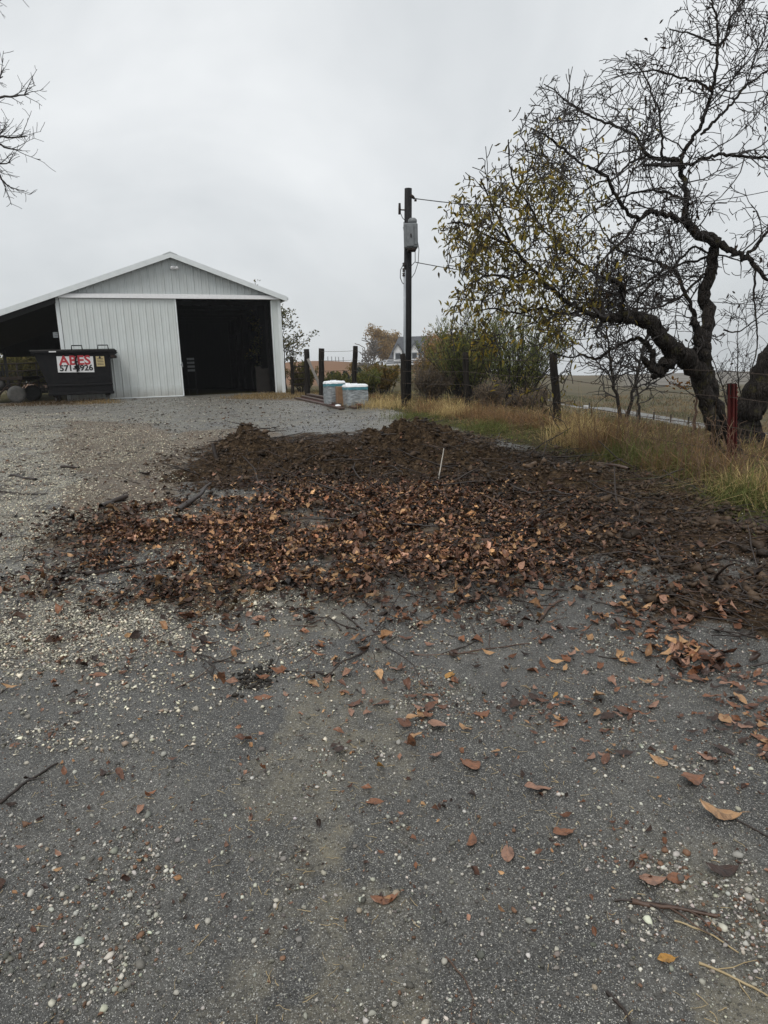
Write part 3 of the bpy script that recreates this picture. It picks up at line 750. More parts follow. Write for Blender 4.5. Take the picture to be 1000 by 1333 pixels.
# loose leaves on the asphalt, nearer ones as single things
WASH = poly([(560, 770), (640, 745), (800, 750), (1020, 790), (1100, 900), (1030, 1060), (900, 1060), (800, 990), (700, 960), (620, 880)])
LL = poly([(80, 800), (330, 780), (420, 790), (460, 840), (560, 900), (540, 1000), (400, 960), (250, 900), (60, 900)])
def d_leaf(x, y):
    return infrustum(x, y) * np.clip(zone(WASH, x, y, .8, .6, 1.2, 31) * (.15 + 1.1 * ss(fbm(x, y, 2.0, 4, 32) * 3 - .1)) + .10 * zone(LL, x, y, .5, .3, 1, 33) + .012 * (y < 9), 0, 1)
pts = scatter(290 * 3, d_leaf, -5, 5, 2.4, 6.3)
order = np.argsort(pts[:, 1]); pts = pts[order]
near_pts = pts[:258]; rest_pts = pts[258:]
LMK = [(gp(a, b), t_) for a, b, t_ in ((620, 850, 'by the long thin reddish twig'), (716, 798, 'by the short thick brown stick'), (776, 912, 'beside the large pale tan leaf'), (905, 1022, 'around the crumpled leaf at the right edge'), (930, 950, 'between the dark soil patch and the right edge'), (335, 890, 'near the black mud clump'), (280, 810, 'where the leafy mud track ends on asphalt'), (128, 880, 'on the bare asphalt at the far left'), (560, 1000, 'near the upright red leaf'), (620, 925, 'on open asphalt below the long twig'), (700, 1020, 'beside the flat pinkish leaf'), (850, 840, 'under the dark soil patch at the right'), (870, 1120, 'by the twig bundle in the foreground'), (480, 820, 'on wet asphalt below the leaf carpet'), (800, 780, 'at the asphalt edge below the soil strip'), (200, 840, 'on asphalt beside the pale gravel'))]
for x, y in near_pts:
    cn = random.choices(['rust', 'tan', 'brown', 'dark brown', 'pinkish brown', 'ochre'], [20, 14, 30, 22, 16, 1])[0]
    shp = random.randrange(10); sz = random.choice((random.uniform(.03, .055), random.uniform(.05, .09)))
    dmin, lm = min((math.hypot(x - a.x, y - a.y), t_) for a, t_ in LMK)
    _r = random.Random(40 + shp); _w = _r.uniform(.40, .60); _c = _r.uniform(-.12, .22); _f = _r.uniform(-.3, .8)
    lb = '%s %s %s leaf lying %s' % (('tiny' if sz < .045 else 'small' if sz < .062 else 'mid-sized' if sz < .078 else 'large'), 'folded' if _f > .45 else 'curled' if _c > .08 else 'flattish', cn, lm)
    put_leaf(float(x), float(y), sz, cn, shp, tilt=random.gauss(0, .25), z=float(H(x, y)) + .01, label=lb)
def leaf_stuff(name, xy, size, tilt, z, cols):
    n = len(xy); K = len(MINI); allV = []; allF = []; allC = []; base = 0
    idx = rng.integers(0, K, n)
    for k in range(K):
        sel = idx == k; m = sel.sum()
        if not m: continue
        v = np.array(MINI[k][0]); f = np.array([q for q in MINI[k][1] if len(q) == 4])
        a = rng.uniform(0, 2 * PI, m); b = rng.normal(0, tilt, m); c = rng.normal(0, tilt, m)
        Rz = np.zeros((m, 3, 3)); Rz[:, 0, 0] = np.cos(a); Rz[:, 0, 1] = -np.sin(a); Rz[:, 1, 0] = np.sin(a); Rz[:, 1, 1] = np.cos(a); Rz[:, 2, 2] = 1
        Ry = np.zeros((m, 3, 3)); Ry[:, 0, 0] = np.cos(b); Ry[:, 0, 2] = np.sin(b); Ry[:, 1, 1] = 1; Ry[:, 2, 0] = -np.sin(b); Ry[:, 2, 2] = np.cos(b)
        Rx = np.zeros((m, 3, 3)); Rx[:, 0, 0] = 1; Rx[:, 1, 1] = np.cos(c); Rx[:, 1, 2] = -np.sin(c); Rx[:, 2, 1] = np.sin(c); Rx[:, 2, 2] = np.cos(c)
        W = np.einsum('nij,kj->nki', Rz @ Ry @ Rx, v) * size[sel][:, None, None]
        W += np.stack([xy[sel, 0], xy[sel, 1], z[sel] + size[sel] * .5 * np.abs(np.sin(b)) + .006], 1)[:, None]
        allV.append(W.reshape(-1, 3)); allF.append((f[None] + base + (np.arange(m) * len(v))[:, None, None]).reshape(-1, 4)); allC.append(np.repeat(cols[sel], len(v), 0)); base += m * len(v)
    return npmesh(name, np.concatenate(allV), np.concatenate(allF), M['litter'], True, {'col': np.concatenate(allC)})
PAL = np.array([c[1] for c in LEAFC[:5]] + [c[2] for c in LEAFC[:5]])
def leafcols(n, pw):
    pw = np.array(pw, float); c = PAL[rng.choice(10, n, p=pw / pw.sum())]
    return c * rng.uniform(.6, 1.15, (n, 1))
xy = rest_pts
tag(link('scattered_leaves', leaf_stuff('scattered_leaves', xy, rng.uniform(.04, .10, len(xy)), .25, near_z(xy[:, 0], xy[:, 1]), leafcols(len(xy), [6, 3, 4, 3, 3, 3, 2, 3, 3, 2]))), 'small brown leaves scattered over the farther asphalt', None, None, 'stuff')
CARPET = poly([(120, 690), (230, 655), (330, 640), (560, 635), (640, 655), (690, 700), (700, 735), (640, 745), (540, 748), (430, 756), (330, 762), (230, 764), (130, 735)])
def d_carpet(x, y):
    c = zone(CARPET, x, y, 1.6, 1.2, 1.5, 41)
    l = zone(Z['litter'], x, y, .8, .7, 1.2, 42)
    g, s, lq, v, d, si = masks(x, y)
    return infrustum(x, y) * np.interp(sdist(CARPET, x, y), [-1.5, -.4, .5], [0.03, .35, 1]) * np.clip(c * (.05 + 1.0 * ss(fbm(x, y, 1.5, 5, 43, .65) * 3 + .45)) + .30 * l * ss(fbm(x, y, 2.2, 4, 44) * 3 + .3) + .15 * s + .035 * g * ss(fbm(x, y, .9, 4, 47) * 3 + .2) + .16 * lq * ss(fbm(x, y, 1.1, 4, 45) * 3) + .10 * zone(DRY[1], x, y), 0, 1)
xy = scatter(25000, d_carpet, -5, 6.5, 3.8, 12)
cc = leafcols(len(xy), [3, 9, 7, 8, 8, 3, 6, 7, 8, 5]) * (.6 + .5 * zone(CARPET, xy[:, 0], xy[:, 1]))[:, None] * rng.choice([.35, .95, 1.5], (len(xy), 1), p=[.42, .40, .18]) * np.array([1.0, .99, .96])
tag(link('leaf_litter', leaf_stuff('leaf_litter', xy, rng.gamma(4, .0098, len(xy)) + .010, .30, top_z(xy[:, 0], xy[:, 1]) + rng.uniform(0, .035, len(xy)), cc)), 'thick carpet of wet brown leaves below the soil mound', None, None, 'stuff')

xy = scatter(2600, lambda x, y: infrustum(x, y) * (.1 + d_leaf(x, y)) * (1 - masks(x, y)[3]), -5, 5, 1.6, 7)
tag(link('leaf_fragments', leaf_stuff('leaf_fragments', xy, rng.gamma(3, .005, len(xy)) + .006, .3, near_z(xy[:, 0], xy[:, 1]) - .002, leafcols(len(xy), [3, 4, 6, 6, 4, 3, 4, 5, 6, 4]))), 'torn leaf fragments and crumbs stuck to the wet asphalt', None, None, 'stuff')
# twigs (joined litter) and single sticks
def tubes_np(segs, n=3):
    """segs: list of (points (k,3), radii (k)) -> V, F (quads)"""
    VV = []; FF = []; base = 0
    an = np.arange(n) * 2 * PI / n; ca, sa_ = np.cos(an), np.sin(an)
    for P, R in segs:
        P = np.asarray(P, float); R = np.asarray(R, float); k = len(P)
        T = np.empty_like(P); T[1:-1] = P[2:] - P[:-2]; T[0] = P[1] - P[0]; T[-1] = P[-1] - P[-2]
        T /= np.linalg.norm(T, axis=1)[:, None] + 1e-12
        ref = np.array([0.31, 0.17, 0.93]) if abs(T[0, 2]) < .8 else np.array([.93, .2, .3])
        U = np.cross(T, ref); U /= np.linalg.norm(U, axis=1)[:, None] + 1e-9
        W = np.cross(T, U)
        ring = P[:, None] + R[:, None, None] * (U[:, None] * ca[None, :, None] + W[:, None] * sa_[None, :, None])
        VV.append(ring.reshape(-1, 3))
        i = np.arange(k - 1)[:, None] * n; j = np.arange(n)[None]; j2 = (j + 1) % n
        FF.append((np.stack([i + j, i + j2, i + n + j2, i + n + j], -1).reshape(-1, 4)) + base); base += k * n
    return np.concatenate(VV), np.concatenate(FF)
def crook(p0, p1, k, amp):
    p0 = np.array(p0, float); p1 = np.array(p1, float); L = np.linalg.norm(p1 - p0)
    t = np.linspace(0, 1, k)[:, None]
    P = p0 + (p1 - p0) * t
    off = np.cumsum(rng.normal(0, amp * L / math.sqrt(k), (k, 3)), 0); off -= off[-1] * t; off[0] = 0; off[:, 2] *= .35
    return P + off
def d_twig(x, y):
    g, s, l, v, d, si = masks(x, y)
    return infrustum(x, y) * np.clip(.75 * s + .45 * l + .22 * g * ss(fbm(x, y, .9, 4, 46) * 3 + .3) + .15 * v * (y < 12) + .02, 0, 1)
def twig_stuff(n, name, mat, dens, Lr, Rr, lift, label, box):
    xy = scatter(n, dens, *box); zz = top_z(xy[:, 0], xy[:, 1]); segs = []
    for (x, y), z in zip(xy, zz):
        L = rng.uniform(*Lr); a = rng.uniform(0, 2 * PI); dx, dy = math.cos(a) * L, math.sin(a) * L
        z2 = float(H(x + dx, y + dy) - H(x, y)) + z
        P = crook((x, y, z + .004), (x + dx, y + dy, z2 + max(0, rng.normal(0, lift)) * L + .005), 5, .12)
        r = rng.uniform(*Rr); segs.append((P, r * np.linspace(1, .5, 5)))
    V, F = tubes_np(segs, 4)
    o = link(name, npmesh(name, V, F, M[mat], True)); tag(o, label, None, None, 'stuff')
twig_stuff(2600, 'twig_litter', 'stickdark', d_twig, (.08, .45), (.002, .007), .25, 'dark twigs and root ends strewn over the soil', (-6, 7.5, 3, 13))
twig_stuff(1300, 'twig_litter', 'stickbrown', d_twig, (.05, .35), (.0015, .005), .35, 'brown twigs strewn over the leaves and soil', (-6, 7.5, 3, 13))
twig_stuff(900, 'straw_bits', 'strawstick', lambda x, y: infrustum(x, y) * (.15 + .6 * ss(fbm(x, y, 1.2, 3, 51) * 2)), (.008, .045), (.0007, .0018), .05, 'short pale straw stems fallen on the near asphalt', (-2.5, 3, 1.3, 4))
twig_stuff(160, 'root_ends', 'stickdark', d_soil, (.25, .8), (.006, .014), .3, 'torn root ends sticking out of the soil', (-4, 6, 4.5, 12))

def stick(name, pts, r0, r1, mat, label, lift=0.0, side=0, cat='stick', stand=None):
    """pts: measured image points along the stick, laid on the ground"""
    W = []
    for i, (a, b) in enumerate(pts):
        g = gp(a, b); g.z = float(top_z(np.array([g.x]), np.array([g.y]))[0]) + r0 * .8 + (lift * i / (len(pts) - 1))
        W.append(g)
    P = []
    for a, b in zip(W[:-1], W[1:]):
        q = crook(a, b, 6, .05); P += list(q[:-1])
    P.append(np.array(W[-1]))
    P = np.array(P); R = np.linspace(r0, r1, len(P)) * rng.uniform(.85, 1.15, len(P))
    segs = [(P, R)]
    for k in range(side):
        i = rng.integers(2, len(P) - 2); d = P[i + 1] - P[i - 1]; d /= np.linalg.norm(d)
        s = np.cross(d, [0, 0, 1]) * rng.choice([-1, 1]); e = P[i] + (s * .7 + d * .7) * rng.uniform(.04, .14)
        segs.append((crook(P[i], e, 4, .1), R[i] * np.linspace(.6, .25, 4)))
    V, F = tubes_np(segs, 7)
    o = link(name, npmesh(name, V, F, M[mat], True)); return tag(o, label, cat)
stick('stick', [(0, 1050), (30, 1026), (76, 998)], .0065, .004, 'stickdark', 'dark slanting stick entering at the left edge of the asphalt', 0, 1)
stick('stick', [(538, 853), (600, 852), (640, 845), (690, 838)], .006, .003, 'stickbrown', 'long thin reddish twig lying across the asphalt', 0, 3)
stick('stick', [(600, 748), (640, 757), (690, 768), (740, 771)], .012, .006, 'stickdark', 'long dark stick with forked end at the leaf carpet edge', 0, 2)
stick('stick', [(700, 812), (714, 795), (732, 786)], .014, .009, 'stickbrown', 'short thick bark-brown stick on bare asphalt', .01, 1)
stick('stick', [(822, 1176), (870, 1182), (934, 1193)], .008, .005, 'stickbrown', 'thickest split twig of the bundle in the right foreground', 0, 2)
stick('stick', [(800, 1174), (850, 1178), (920, 1190)], .004, .002, 'stickdark', 'thin dark twig lying along the split twig bundle', .01, 1)
stick('stick', [(878, 1198), (920, 1212), (962, 1238)], .003, .002, 'strawstick', 'thin straw-coloured stem just below the twig bundle', 0)
stick('stick', [(910, 1252), (950, 1268), (1000, 1295)], .004, .0025, 'strawstick', 'long pale stem at the lower right edge', 0, 2)
stick('stick', [(940, 1060), (975, 1076), (1010, 1096)], .004, .003, 'stickdark', 'dark thin stalk trailing to the right edge from the tan leaf', 0)
stick('stick', [(580, 1248), (604, 1275), (616, 1300), (612, 1333)], .003, .0015, 'stickbrown', 'hair-thin curved brown stem at the bottom centre', 0)
stick('stick', [(790, 1290), (812, 1312), (825, 1340)], .005, .003, 'stickdark', 'short dark twig cut off by the bottom edge', 0)
stick('stick', [(445, 798), (462, 812), (475, 822)], .007, .005, 'stickdark', 'short dark stub of twig left of the long red twig', 0)
stick('branch_piece', [(0, 642), (30, 646), (62, 645)], .012, .007, 'stickdark', 'thin dark branch on pale gravel at the left edge', 0, 2)
stick('branch_piece', [(14, 620), (47, 626)], .022, .018, 'stickdark', 'short charred block of wood on the pale gravel', 0)
stick('branch_piece', [(80, 610), (103, 611)], .022, .018, 'stickdark', 'small charred block nearest the long thin branch', 0)
stick('branch_piece', [(132, 662), (150, 655), (166, 651)], .035, .028, 'stickdark', 'fat black root chunk on the gravel left of the mound', .02, 1)
stick('branch_piece', [(232, 668), (255, 655), (275, 640)], .035, .02, 'stickdark', 'thick dark root piece at the left foot of the mound', .06, 2)
stick('branch_piece', [(110, 752), (150, 745), (205, 733)], .018, .010, 'stickdark', 'dark branch along the lower left leaf edge', 0, 2)
stick('branch_piece', [(197, 680), (203, 705), (212, 735)], .006, .003, 'stickbrown', 'thin upright-running twig over leaves at the left', .02, 1)
stick('branch_piece', [(778, 610), (800, 616), (818, 628)], .028, .02, 'stickbrown', 'bare brown limb lying at the grass edge', .04, 1)
stick('branch_piece', [(845, 700), (852, 722), (862, 738)], .014, .008, 'stickdark', 'dark crooked root stub at the asphalt edge', .02, 1)
stick('branch_piece', [(500, 742), (535, 740), (575, 741)], .014, .010, 'stickdark', 'straight dark stick half buried in the leaf edge', 0)
stick('branch_piece', [(660, 640), (690, 650), (720, 648), (745, 660)], .016, .009, 'stickdark', 'twisted dark root lying right of the mound', .05, 2)
stick('branch_piece', [(590, 668), (620, 650), (660, 665), (690, 690)], .014, .008, 'stickbrown', 'bent brown root arching among leaves', .04, 2)
stick('branch_piece', [(960, 690), (948, 712), (925, 722)], .010, .006, 'stickbrown', 'looping pale brown root near the right edge', .03, 1)
# white stick standing in the mound
b = gp(571, 628); tz = float(top_z(np.array([b.x]), np.array([b.y]))[0]); b.z = tz - .05
tpt = at(578, 584, b.y + .10)
V, F = tubes_np([(crook(b, tpt, 6, .03), np.linspace(.009, .006, 6))], 7)
tag(link('pale_stick', npmesh('pale_stick', V, F, M['stickwhite'], True)), 'pale peeled stick standing upright in the dark soil mound', 'stick')
# stump end beside it
b2 = gp(284, 612); b2.z = float(top_z(np.array([b2.x]), np.array([b2.y]))[0]) - .05
V, F = tubes_np([(crook(b2, b2 + Vector((-.05, .02, .28)), 5, .05), np.linspace(.04, .025, 5))], 8)
tag(link('root_stub', npmesh('root_stub', V, F, M['stickdark'], True)), 'short dark root stub standing at the left end of the mound', 'root')
# larger single stones
STN = [(516, 1168, .014, 'large round grey-white pebble touching an orange leaf'), (170, 1170, .011, 'pale upright pebble in the left foreground'), (271, 1203, .011, 'flat-sided white pebble left of centre foreground'), (468, 1190, .010, 'white angular pebble just left of the large round one'), (82, 1168, .010, 'whitish pebble left of the upright pale pebble'), (331, 1228, .009, 'rounded pebble above a fallen straw sprig'),
       (774, 1284, .009, 'white pebble at the lower right'), (514, 1310, .010, 'pale pebble near the bottom centre'), (740, 1185, .008, 'pebble left of the twig bundle'), (62, 1110, .009, 'pale pebble near a pebble cluster at the left'), (230, 1296, .009, 'reddish-grey pebble near the bottom left')]
me_st = {}
for k, (px, py, r, lb) in enumerate(STN):
    v, f = ico(); mb = MB()
    rr = random.Random(k)
    mb.add([(a * r * rr.uniform(.85, 1.25), b * r * rr.uniform(.75, 1.0), c * r * rr.uniform(.6, .8)) for a, b, c in v], f.tolist())
    o = mb.build('pebble', M['stone'] if k % 3 else M['stonetan'], None, True)
    g = gp(px, py); o.location = (g.x, g.y, float(near_z(np.array([g.x]), np.array([g.y]))[0]) + r * .45); o.rotation_euler = (0, 0, rr.uniform(0, 6)); tag(o, lb, 'pebble')
# black mud clump
g = gp(335, 885); v, f = ico()
n = 130; xy = np.stack([g.x + rng.normal(0, .055, n), g.y + rng.normal(0, .09, n)], 1)
cl = link('mud_clump', rocks('mud_clump', xy, rng.uniform(.005, .016, n), np.array([.02, .016, .012]) * rng.uniform(.5, 1.6, (n, 1)), ico(), sink=.1))
tag(cl, 'clump of black mud and debris on the asphalt left of centre', None, None, 'stuff')

# ------------------------------------------------------------------ metal barn
BA = 0.3647
BO = Vector((-13.0, 28.16, 0.0)); BO.z = 0.62
barn = empty('metal_barn', BO, BA, 'long grey ribbed steel barn with white door track and open dark doorway', 'barn')
Wb, HE, HR, LB = 9.14, 4.36, 5.99, 15.0
SLOPE = (HR - HE) / (Wb / 2)
def roofz(x): return HR - abs(x - Wb / 2) * SLOPE
def panel_mb(w, zb, ztop, ribs=3, x0=0.0, depth=.028):
    """ribbed steel sheet in the xz plane facing -y, raised ribs; ztop may be a function of x"""
    prof = []
    pitch = w / ribs
    for k in range(ribs):
        a = k * pitch
        prof += [(a, 0), (a + pitch * .40, 0), (a + pitch * .43, .006), (a + pitch * .57, .006), (a + pitch * .60, 0), (a + pitch - .075, 0), (a + pitch - .05, depth), (a + pitch - .022, depth), (a + pitch - .0015, 0.0)]
    zt = ztop if callable(ztop) else (lambda x: ztop)
    m = MB(); n = len(prof)
    vs = [(a, -b, zb) for a, b in prof] + [(a, -b, zt(x0 + a)) for a, b in prof]
    fs = [(i, i + 1, i + 1 + n, i + n) for i in range(n - 1)]
    m.add(vs, fs)
    vs = [(a, .012 - b * .0, zb) for a, b in ((prof[0]), (prof[-1]))]
    return m
# front gable above the door track
npan = 10; pw = Wb / npan
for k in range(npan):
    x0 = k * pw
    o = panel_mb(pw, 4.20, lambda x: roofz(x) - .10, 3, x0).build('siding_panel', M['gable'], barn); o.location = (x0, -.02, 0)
# front wall strip right of the doorway
o = panel_mb(.36, .02, 4.2, 1).build('siding_panel', M['siding'], barn); o.location = (Wb - .36, -.02, 0)
MB().box(Wb - .10, Wb + .05, -.075, .06, .0, 4.42, bev=.01).build('corner_trim', M['trim'], barn)
MB().box(Wb - .40, Wb - .355, -.06, .1, .0, 4.12, bev=.008).build('jamb_trim', M['trim'], barn)
MB().box(-.05, .10, -.075, .06, .0, 4.35, bev=.01).build('corner_trim', M['trim'], barn)
MB().box(.10, .9, -.02, .05, .0, 4.2).build('wall_framing', M['darkwood'], barn)
# track cover and header
MB().prism([(-.26, 4.15), (-.06, 4.15), (-.02, 4.33), (-.06, 4.35), (-.23, 4.31)], .10, Wb - .06, 'x').build('door_track_cover', M['signwhite'], barn)
# sliding door
door = MB().box(.12, 4.62, -.145, -.10, .07, 4.14).build('sliding_door', M['siding'], barn, label='closed left leaf of sliding door in ribbed grey steel')
pwd = 4.42 / 5
dm = None
for k in range(5):
    o = panel_mb(pwd, .10, 4.13, 3).build('siding_panel', M['siding'], door) if dm is None else link('siding_panel', dm, door)
    dm = o.data; o.location = (.16 + k * pwd, -.148, 0)
MB().box(4.575, 4.64, -.185, -.09, .06, 4.14, bev=.006).build('door_edge_trim', M['trim'], door)
MB().box(.10, 4.575, -.182, -.10, .05, .10, bev=.006).build('door_bottom_rail', M['trim'], door)
MB().box(4.66, 4.69, -.22, -.15, 1.30, 1.50, bev=.005).box(4.60, 4.68, -.20, -.186, 1.36, 1.44).build('door_handle', M['galv'], door)
# walls (steel outside, dark boarding added inside to keep the interior dim)
side = None
for xw, fl in ((Wb, 1), (0, -1)):
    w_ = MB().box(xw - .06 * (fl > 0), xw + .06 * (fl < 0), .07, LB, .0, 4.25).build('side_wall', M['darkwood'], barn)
    n = 16; pl = (LB - .1) / n
    for k in range(n):
        if side is None: side = panel_mb(pl, .02, 4.25, 3).mesh('siding_panel', M['siding'])
        if fl > 0:
            o = link('siding_panel', side, w_); o.location = (xw + .002, .1 + k * pl, 0); o.rotation_euler = (0, 0, PI / 2)
# back walls
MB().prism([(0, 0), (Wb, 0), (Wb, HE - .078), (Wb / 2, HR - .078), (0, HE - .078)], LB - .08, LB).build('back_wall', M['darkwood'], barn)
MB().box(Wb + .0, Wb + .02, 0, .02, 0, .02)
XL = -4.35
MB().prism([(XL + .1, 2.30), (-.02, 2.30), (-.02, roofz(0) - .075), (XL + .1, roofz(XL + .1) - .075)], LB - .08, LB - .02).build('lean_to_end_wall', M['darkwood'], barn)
# interior framing: posts, girts, trusses, ceiling boards
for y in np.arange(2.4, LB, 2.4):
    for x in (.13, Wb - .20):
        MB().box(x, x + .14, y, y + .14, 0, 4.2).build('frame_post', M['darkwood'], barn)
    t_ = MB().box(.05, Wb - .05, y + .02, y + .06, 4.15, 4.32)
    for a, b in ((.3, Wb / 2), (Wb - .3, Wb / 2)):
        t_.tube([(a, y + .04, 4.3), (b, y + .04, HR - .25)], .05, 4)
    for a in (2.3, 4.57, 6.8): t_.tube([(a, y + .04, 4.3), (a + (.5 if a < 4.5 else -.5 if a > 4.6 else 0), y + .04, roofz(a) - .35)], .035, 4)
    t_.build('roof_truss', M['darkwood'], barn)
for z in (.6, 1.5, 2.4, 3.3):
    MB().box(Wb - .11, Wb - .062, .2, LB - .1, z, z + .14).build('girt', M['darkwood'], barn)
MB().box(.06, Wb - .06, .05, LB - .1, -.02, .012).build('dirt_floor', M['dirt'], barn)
MB().box(Wb - 1.05, Wb - .80, 1.2, 1.235, .02, 1.25).box(Wb - .80, Wb - .42, 1.2, 1.235, .02, 1.15).build('leaning_sheet', M['dirt'], barn)
# roof
def slab(xa, xb, name, label=None):
    n_ = 14; out = None
    za, zb = roofz(xa), roofz(xb)
    base = MB().prism([(xa, za - .07), (xb, zb - .07), (xb, zb - .02), (xa, za - .02)], -.28, LB + .25).build(name, M['darkwood'], barn)
    pl = (LB + .53) / 17; L = math.hypot(xb - xa, zb - za); ang = math.atan2(zb - za, xb - xa)
    me_ = panel_mb(pl, 0, L, 3).mesh('roof_panel', M['roof'])
    for k in range(17):
        o = link('roof_panel', me_, base)
        # local x of sheet runs along barn length, local z runs along the slope
        ex = Vector((0, 1, 0)); ez = Vector((math.cos(ang), 0, math.sin(ang))); ey = ez.cross(ex)
        o.matrix_local = Matrix(((ex.x, ey.x, ez.x, xa), (ex.y, ey.y, ez.y, -.28 + k * pl), (ex.z, ey.z, ez.z, za - .017), (0, 0, 0, 1)))
    return base
slab(XL, Wb / 2, 'roof_slope'); slab(Wb + .28, Wb / 2, 'roof_slope')
def rake(xa, xb, h=.20):
    za, zb = roofz(xa), roofz(xb)
    return MB().prism([(xa, za - h), (xb, zb - h), (xb, zb + .02), (xa, za + .02)], -.33, -.285)
rk = rake(XL - .02, Wb / 2); rk.build('rake_trim', M['trim'], barn)
rake(Wb / 2, Wb + .30).build('rake_trim', M['trim'], barn)
MB().prism([(Wb / 2 - .28, roofz(Wb / 2 - .28) + .012), (Wb / 2, HR + .012), (Wb / 2 + .28, roofz(Wb / 2 + .28) + .012), (Wb / 2 + .28, roofz(Wb / 2 + .28) + .03), (Wb / 2, HR + .04), (Wb / 2 - .28, roofz(Wb / 2 - .28) + .03)], -.345, LB + .26).build('ridge_cap', M['trim'], barn)
MB().box(Wb + .27, Wb + .37, -.3, LB + .2, roofz(Wb + .3) - .12, roofz(Wb + .3) - .01, bev=.01).build('gutter', M['trim'], barn)
MB().prism([(.02, 4.20), (Wb - .02, 4.20), (Wb - .02, HE - .2), (Wb / 2, HR - .2), (.02, HE - .2)], .0, .04).build('gable_framing', M['darkwood'], barn)
# lean-to posts, header
for y in (.1, 5, 10, LB - .3):
    MB().box(XL + .12, XL + .27, y, y + .15, -.3, roofz(XL) - .1).build('lean_to_post', M['darkwood'], barn)
MB().box(XL + .1, XL + .15, -.1, LB, roofz(XL) - .32, roofz(XL) - .08).build('eave_beam', M['darkwood'], barn)
MB().prism([(XL + .05, roofz(XL) - .42), (-.02, roofz(0) - .42), (-.02, roofz(0) - .20), (XL + .05, roofz(XL) - .20)], -.20, -.15).build('lean_to_header', M['darkwood'], barn)
MB().box(-.075, -.06, -.0, LB - .1, 0, 4.2).build('lean_to_added_lining', M['darkwood'], barn)  # added dark sheet over the wall, keeps the lean-to interior black
MB().box(-.30, -.12, .3, .32, 2.62, 2.84).build('pale_notice_board', M['wrap'], barn)
# flood light
fl_ = MB().box(-.05, .05, -.10, -.02, -.07, .07, bev=.01).build('flood_light', M['signwhite'], barn); fl_.location = (4.70, -.03, 5.42)
for dx in (-.10, .10):
    MB().lathe([(.03, 0), (.055, .03), (.07, .12), (.065, .13)], n=12, M=Matrix.Translation((dx, -.12, .01)) @ Matrix.Rotation(math.radians(115), 4, 'X')).build('lamp_head', M['signwhite'], fl_, True)
# stacked pale slats seen inside the doorway
sh_ = empty('slat_rack', BO + Matrix.Rotation(BA, 3, 'Z') @ Vector((5.35, 3.2, 0)), BA, 'pale slatted rack standing in the dark just inside the barn doorway', 'rack')
for z in (1.12, 1.30, 1.48, 1.66): MB().box(-.17, .17, 0, .03, z, z + .10, bev=.004).build('slat', M['meter'], sh_)
for x in (-.19, .17): MB().box(x, x + .03, .03, .07, 0, 1.85).build('upright', M['darkwood'], sh_)

# ------------------------------------------------------------------ dumpster
def text_obj(name, body, size, mat, parent, loc, width=None, bold=.0, depth=.002, sx=1.0):
    cu = bpy.data.curves.new(name, 'FONT'); cu.body = body; cu.size = size; cu.extrude = depth; cu.offset = bold; cu.align_x = 'CENTER'; cu.resolution_u = 3
    tmp = bpy.data.objects.new('tmp', cu); COL.objects.link(tmp)
    bpy.context.view_layer.update()
    me_ = bpy.data.meshes.new_from_object(tmp.evaluated_get(bpy.context.evaluated_depsgraph_get()))
    bpy.data.objects.remove(tmp); me_.name = name; me_.materials.clear(); me_.materials.append(mat)
    o = link(name, me_, parent); o.location = loc; o.rotation_euler = (PI / 2, 0, 0)
    if width:
        xsv = [v.co.x for v in me_.vertices]; k = width / (max(xsv) - min(xsv)); o.scale = (k, 1, 1)
    return o
DY = 26.9
dl = gp(60, 522); db = at(62, 505, DY); dr = at(147, 505, DY)
ux = (dr - db); ux.z = 0
Wd_ = ux.length
dzb = float(H(db.x + 1, DY))
DRZ = 0.34; _r = dr.x / dr.y; Wd_ = (_r * DY - db.x) / (math.cos(DRZ) - _r * math.sin(DRZ))
dump = empty('dumpster', Vector((db.x, DY, dzb)), DRZ, 'black steel dumpster with white phone number sign on its front', 'dumpster')
S = Wd_ / 85.0      # metres per photo pixel along the bin
S0 = DY / 865; zt = 1.93; zb = .27; XW = Wd_
body = MB()
body.prism([(0.05, zb), (XW - .02, zb), (XW + .0, zt - .25), (XW + .10, zt), (-.34, zt), (-.02, .8)], 0, 1.55).build('body', M['blackpaint'], dump)
bd = MB().box(.0, XW + .04, -.045, .0, zb, zb + .10, bev=.012)
for z in (.62,): bd.box(-.0, XW + .02, -.04, 0, z, z + .07, bev=.012)
bd.build('reinforcing_rib', M['blackpaint'], dump)
MB().box(-.42, XW + .30, -.10, .0, zt - .02, zt + .07, bev=.015).build('top_rim', M['blackpaint'], dump)
MB().prism([(-.10, zt + .07), (1.60, zt + .10), (1.62, zt + .14), (-.10, zt + .12)], -.45, 1.1, 'x').build('lid', M['rubber'], dump)
MB().prism([(-.10, zt + .07), (1.60, zt + .10), (1.62, zt + .14), (-.10, zt + .12)], 1.14, XW + .22, 'x').build('lid', M['rubber'], dump)
for x in (S * 44, S * 78):
    MB().tube([(x - .2, -.08, zt + .06), (x - .18, -.08, zt + .26), (x + .18, -.08, zt + .26), (x + .2, -.08, zt + .06)], .025, 6).build('lift_hook', M['blackpaint'], dump, True)
MB().prism([(XW + .02, zt - .30), (XW + .34, zt - .02), (XW + .02, zt - .02)], -.08, -.02).build('fork_pocket', M['blackpaint'], dump)
MB().box(XW + .05, XW + .26, -.12, .8, zt - .24, zt - .14, bev=.01).build('fork_sleeve', M['blackrust'], dump)
MB().box(S * 8, S * 17, -.115, -.10, zt + .015, zt + .06).build('lid_edge_strip', M['signwhite'], dump)
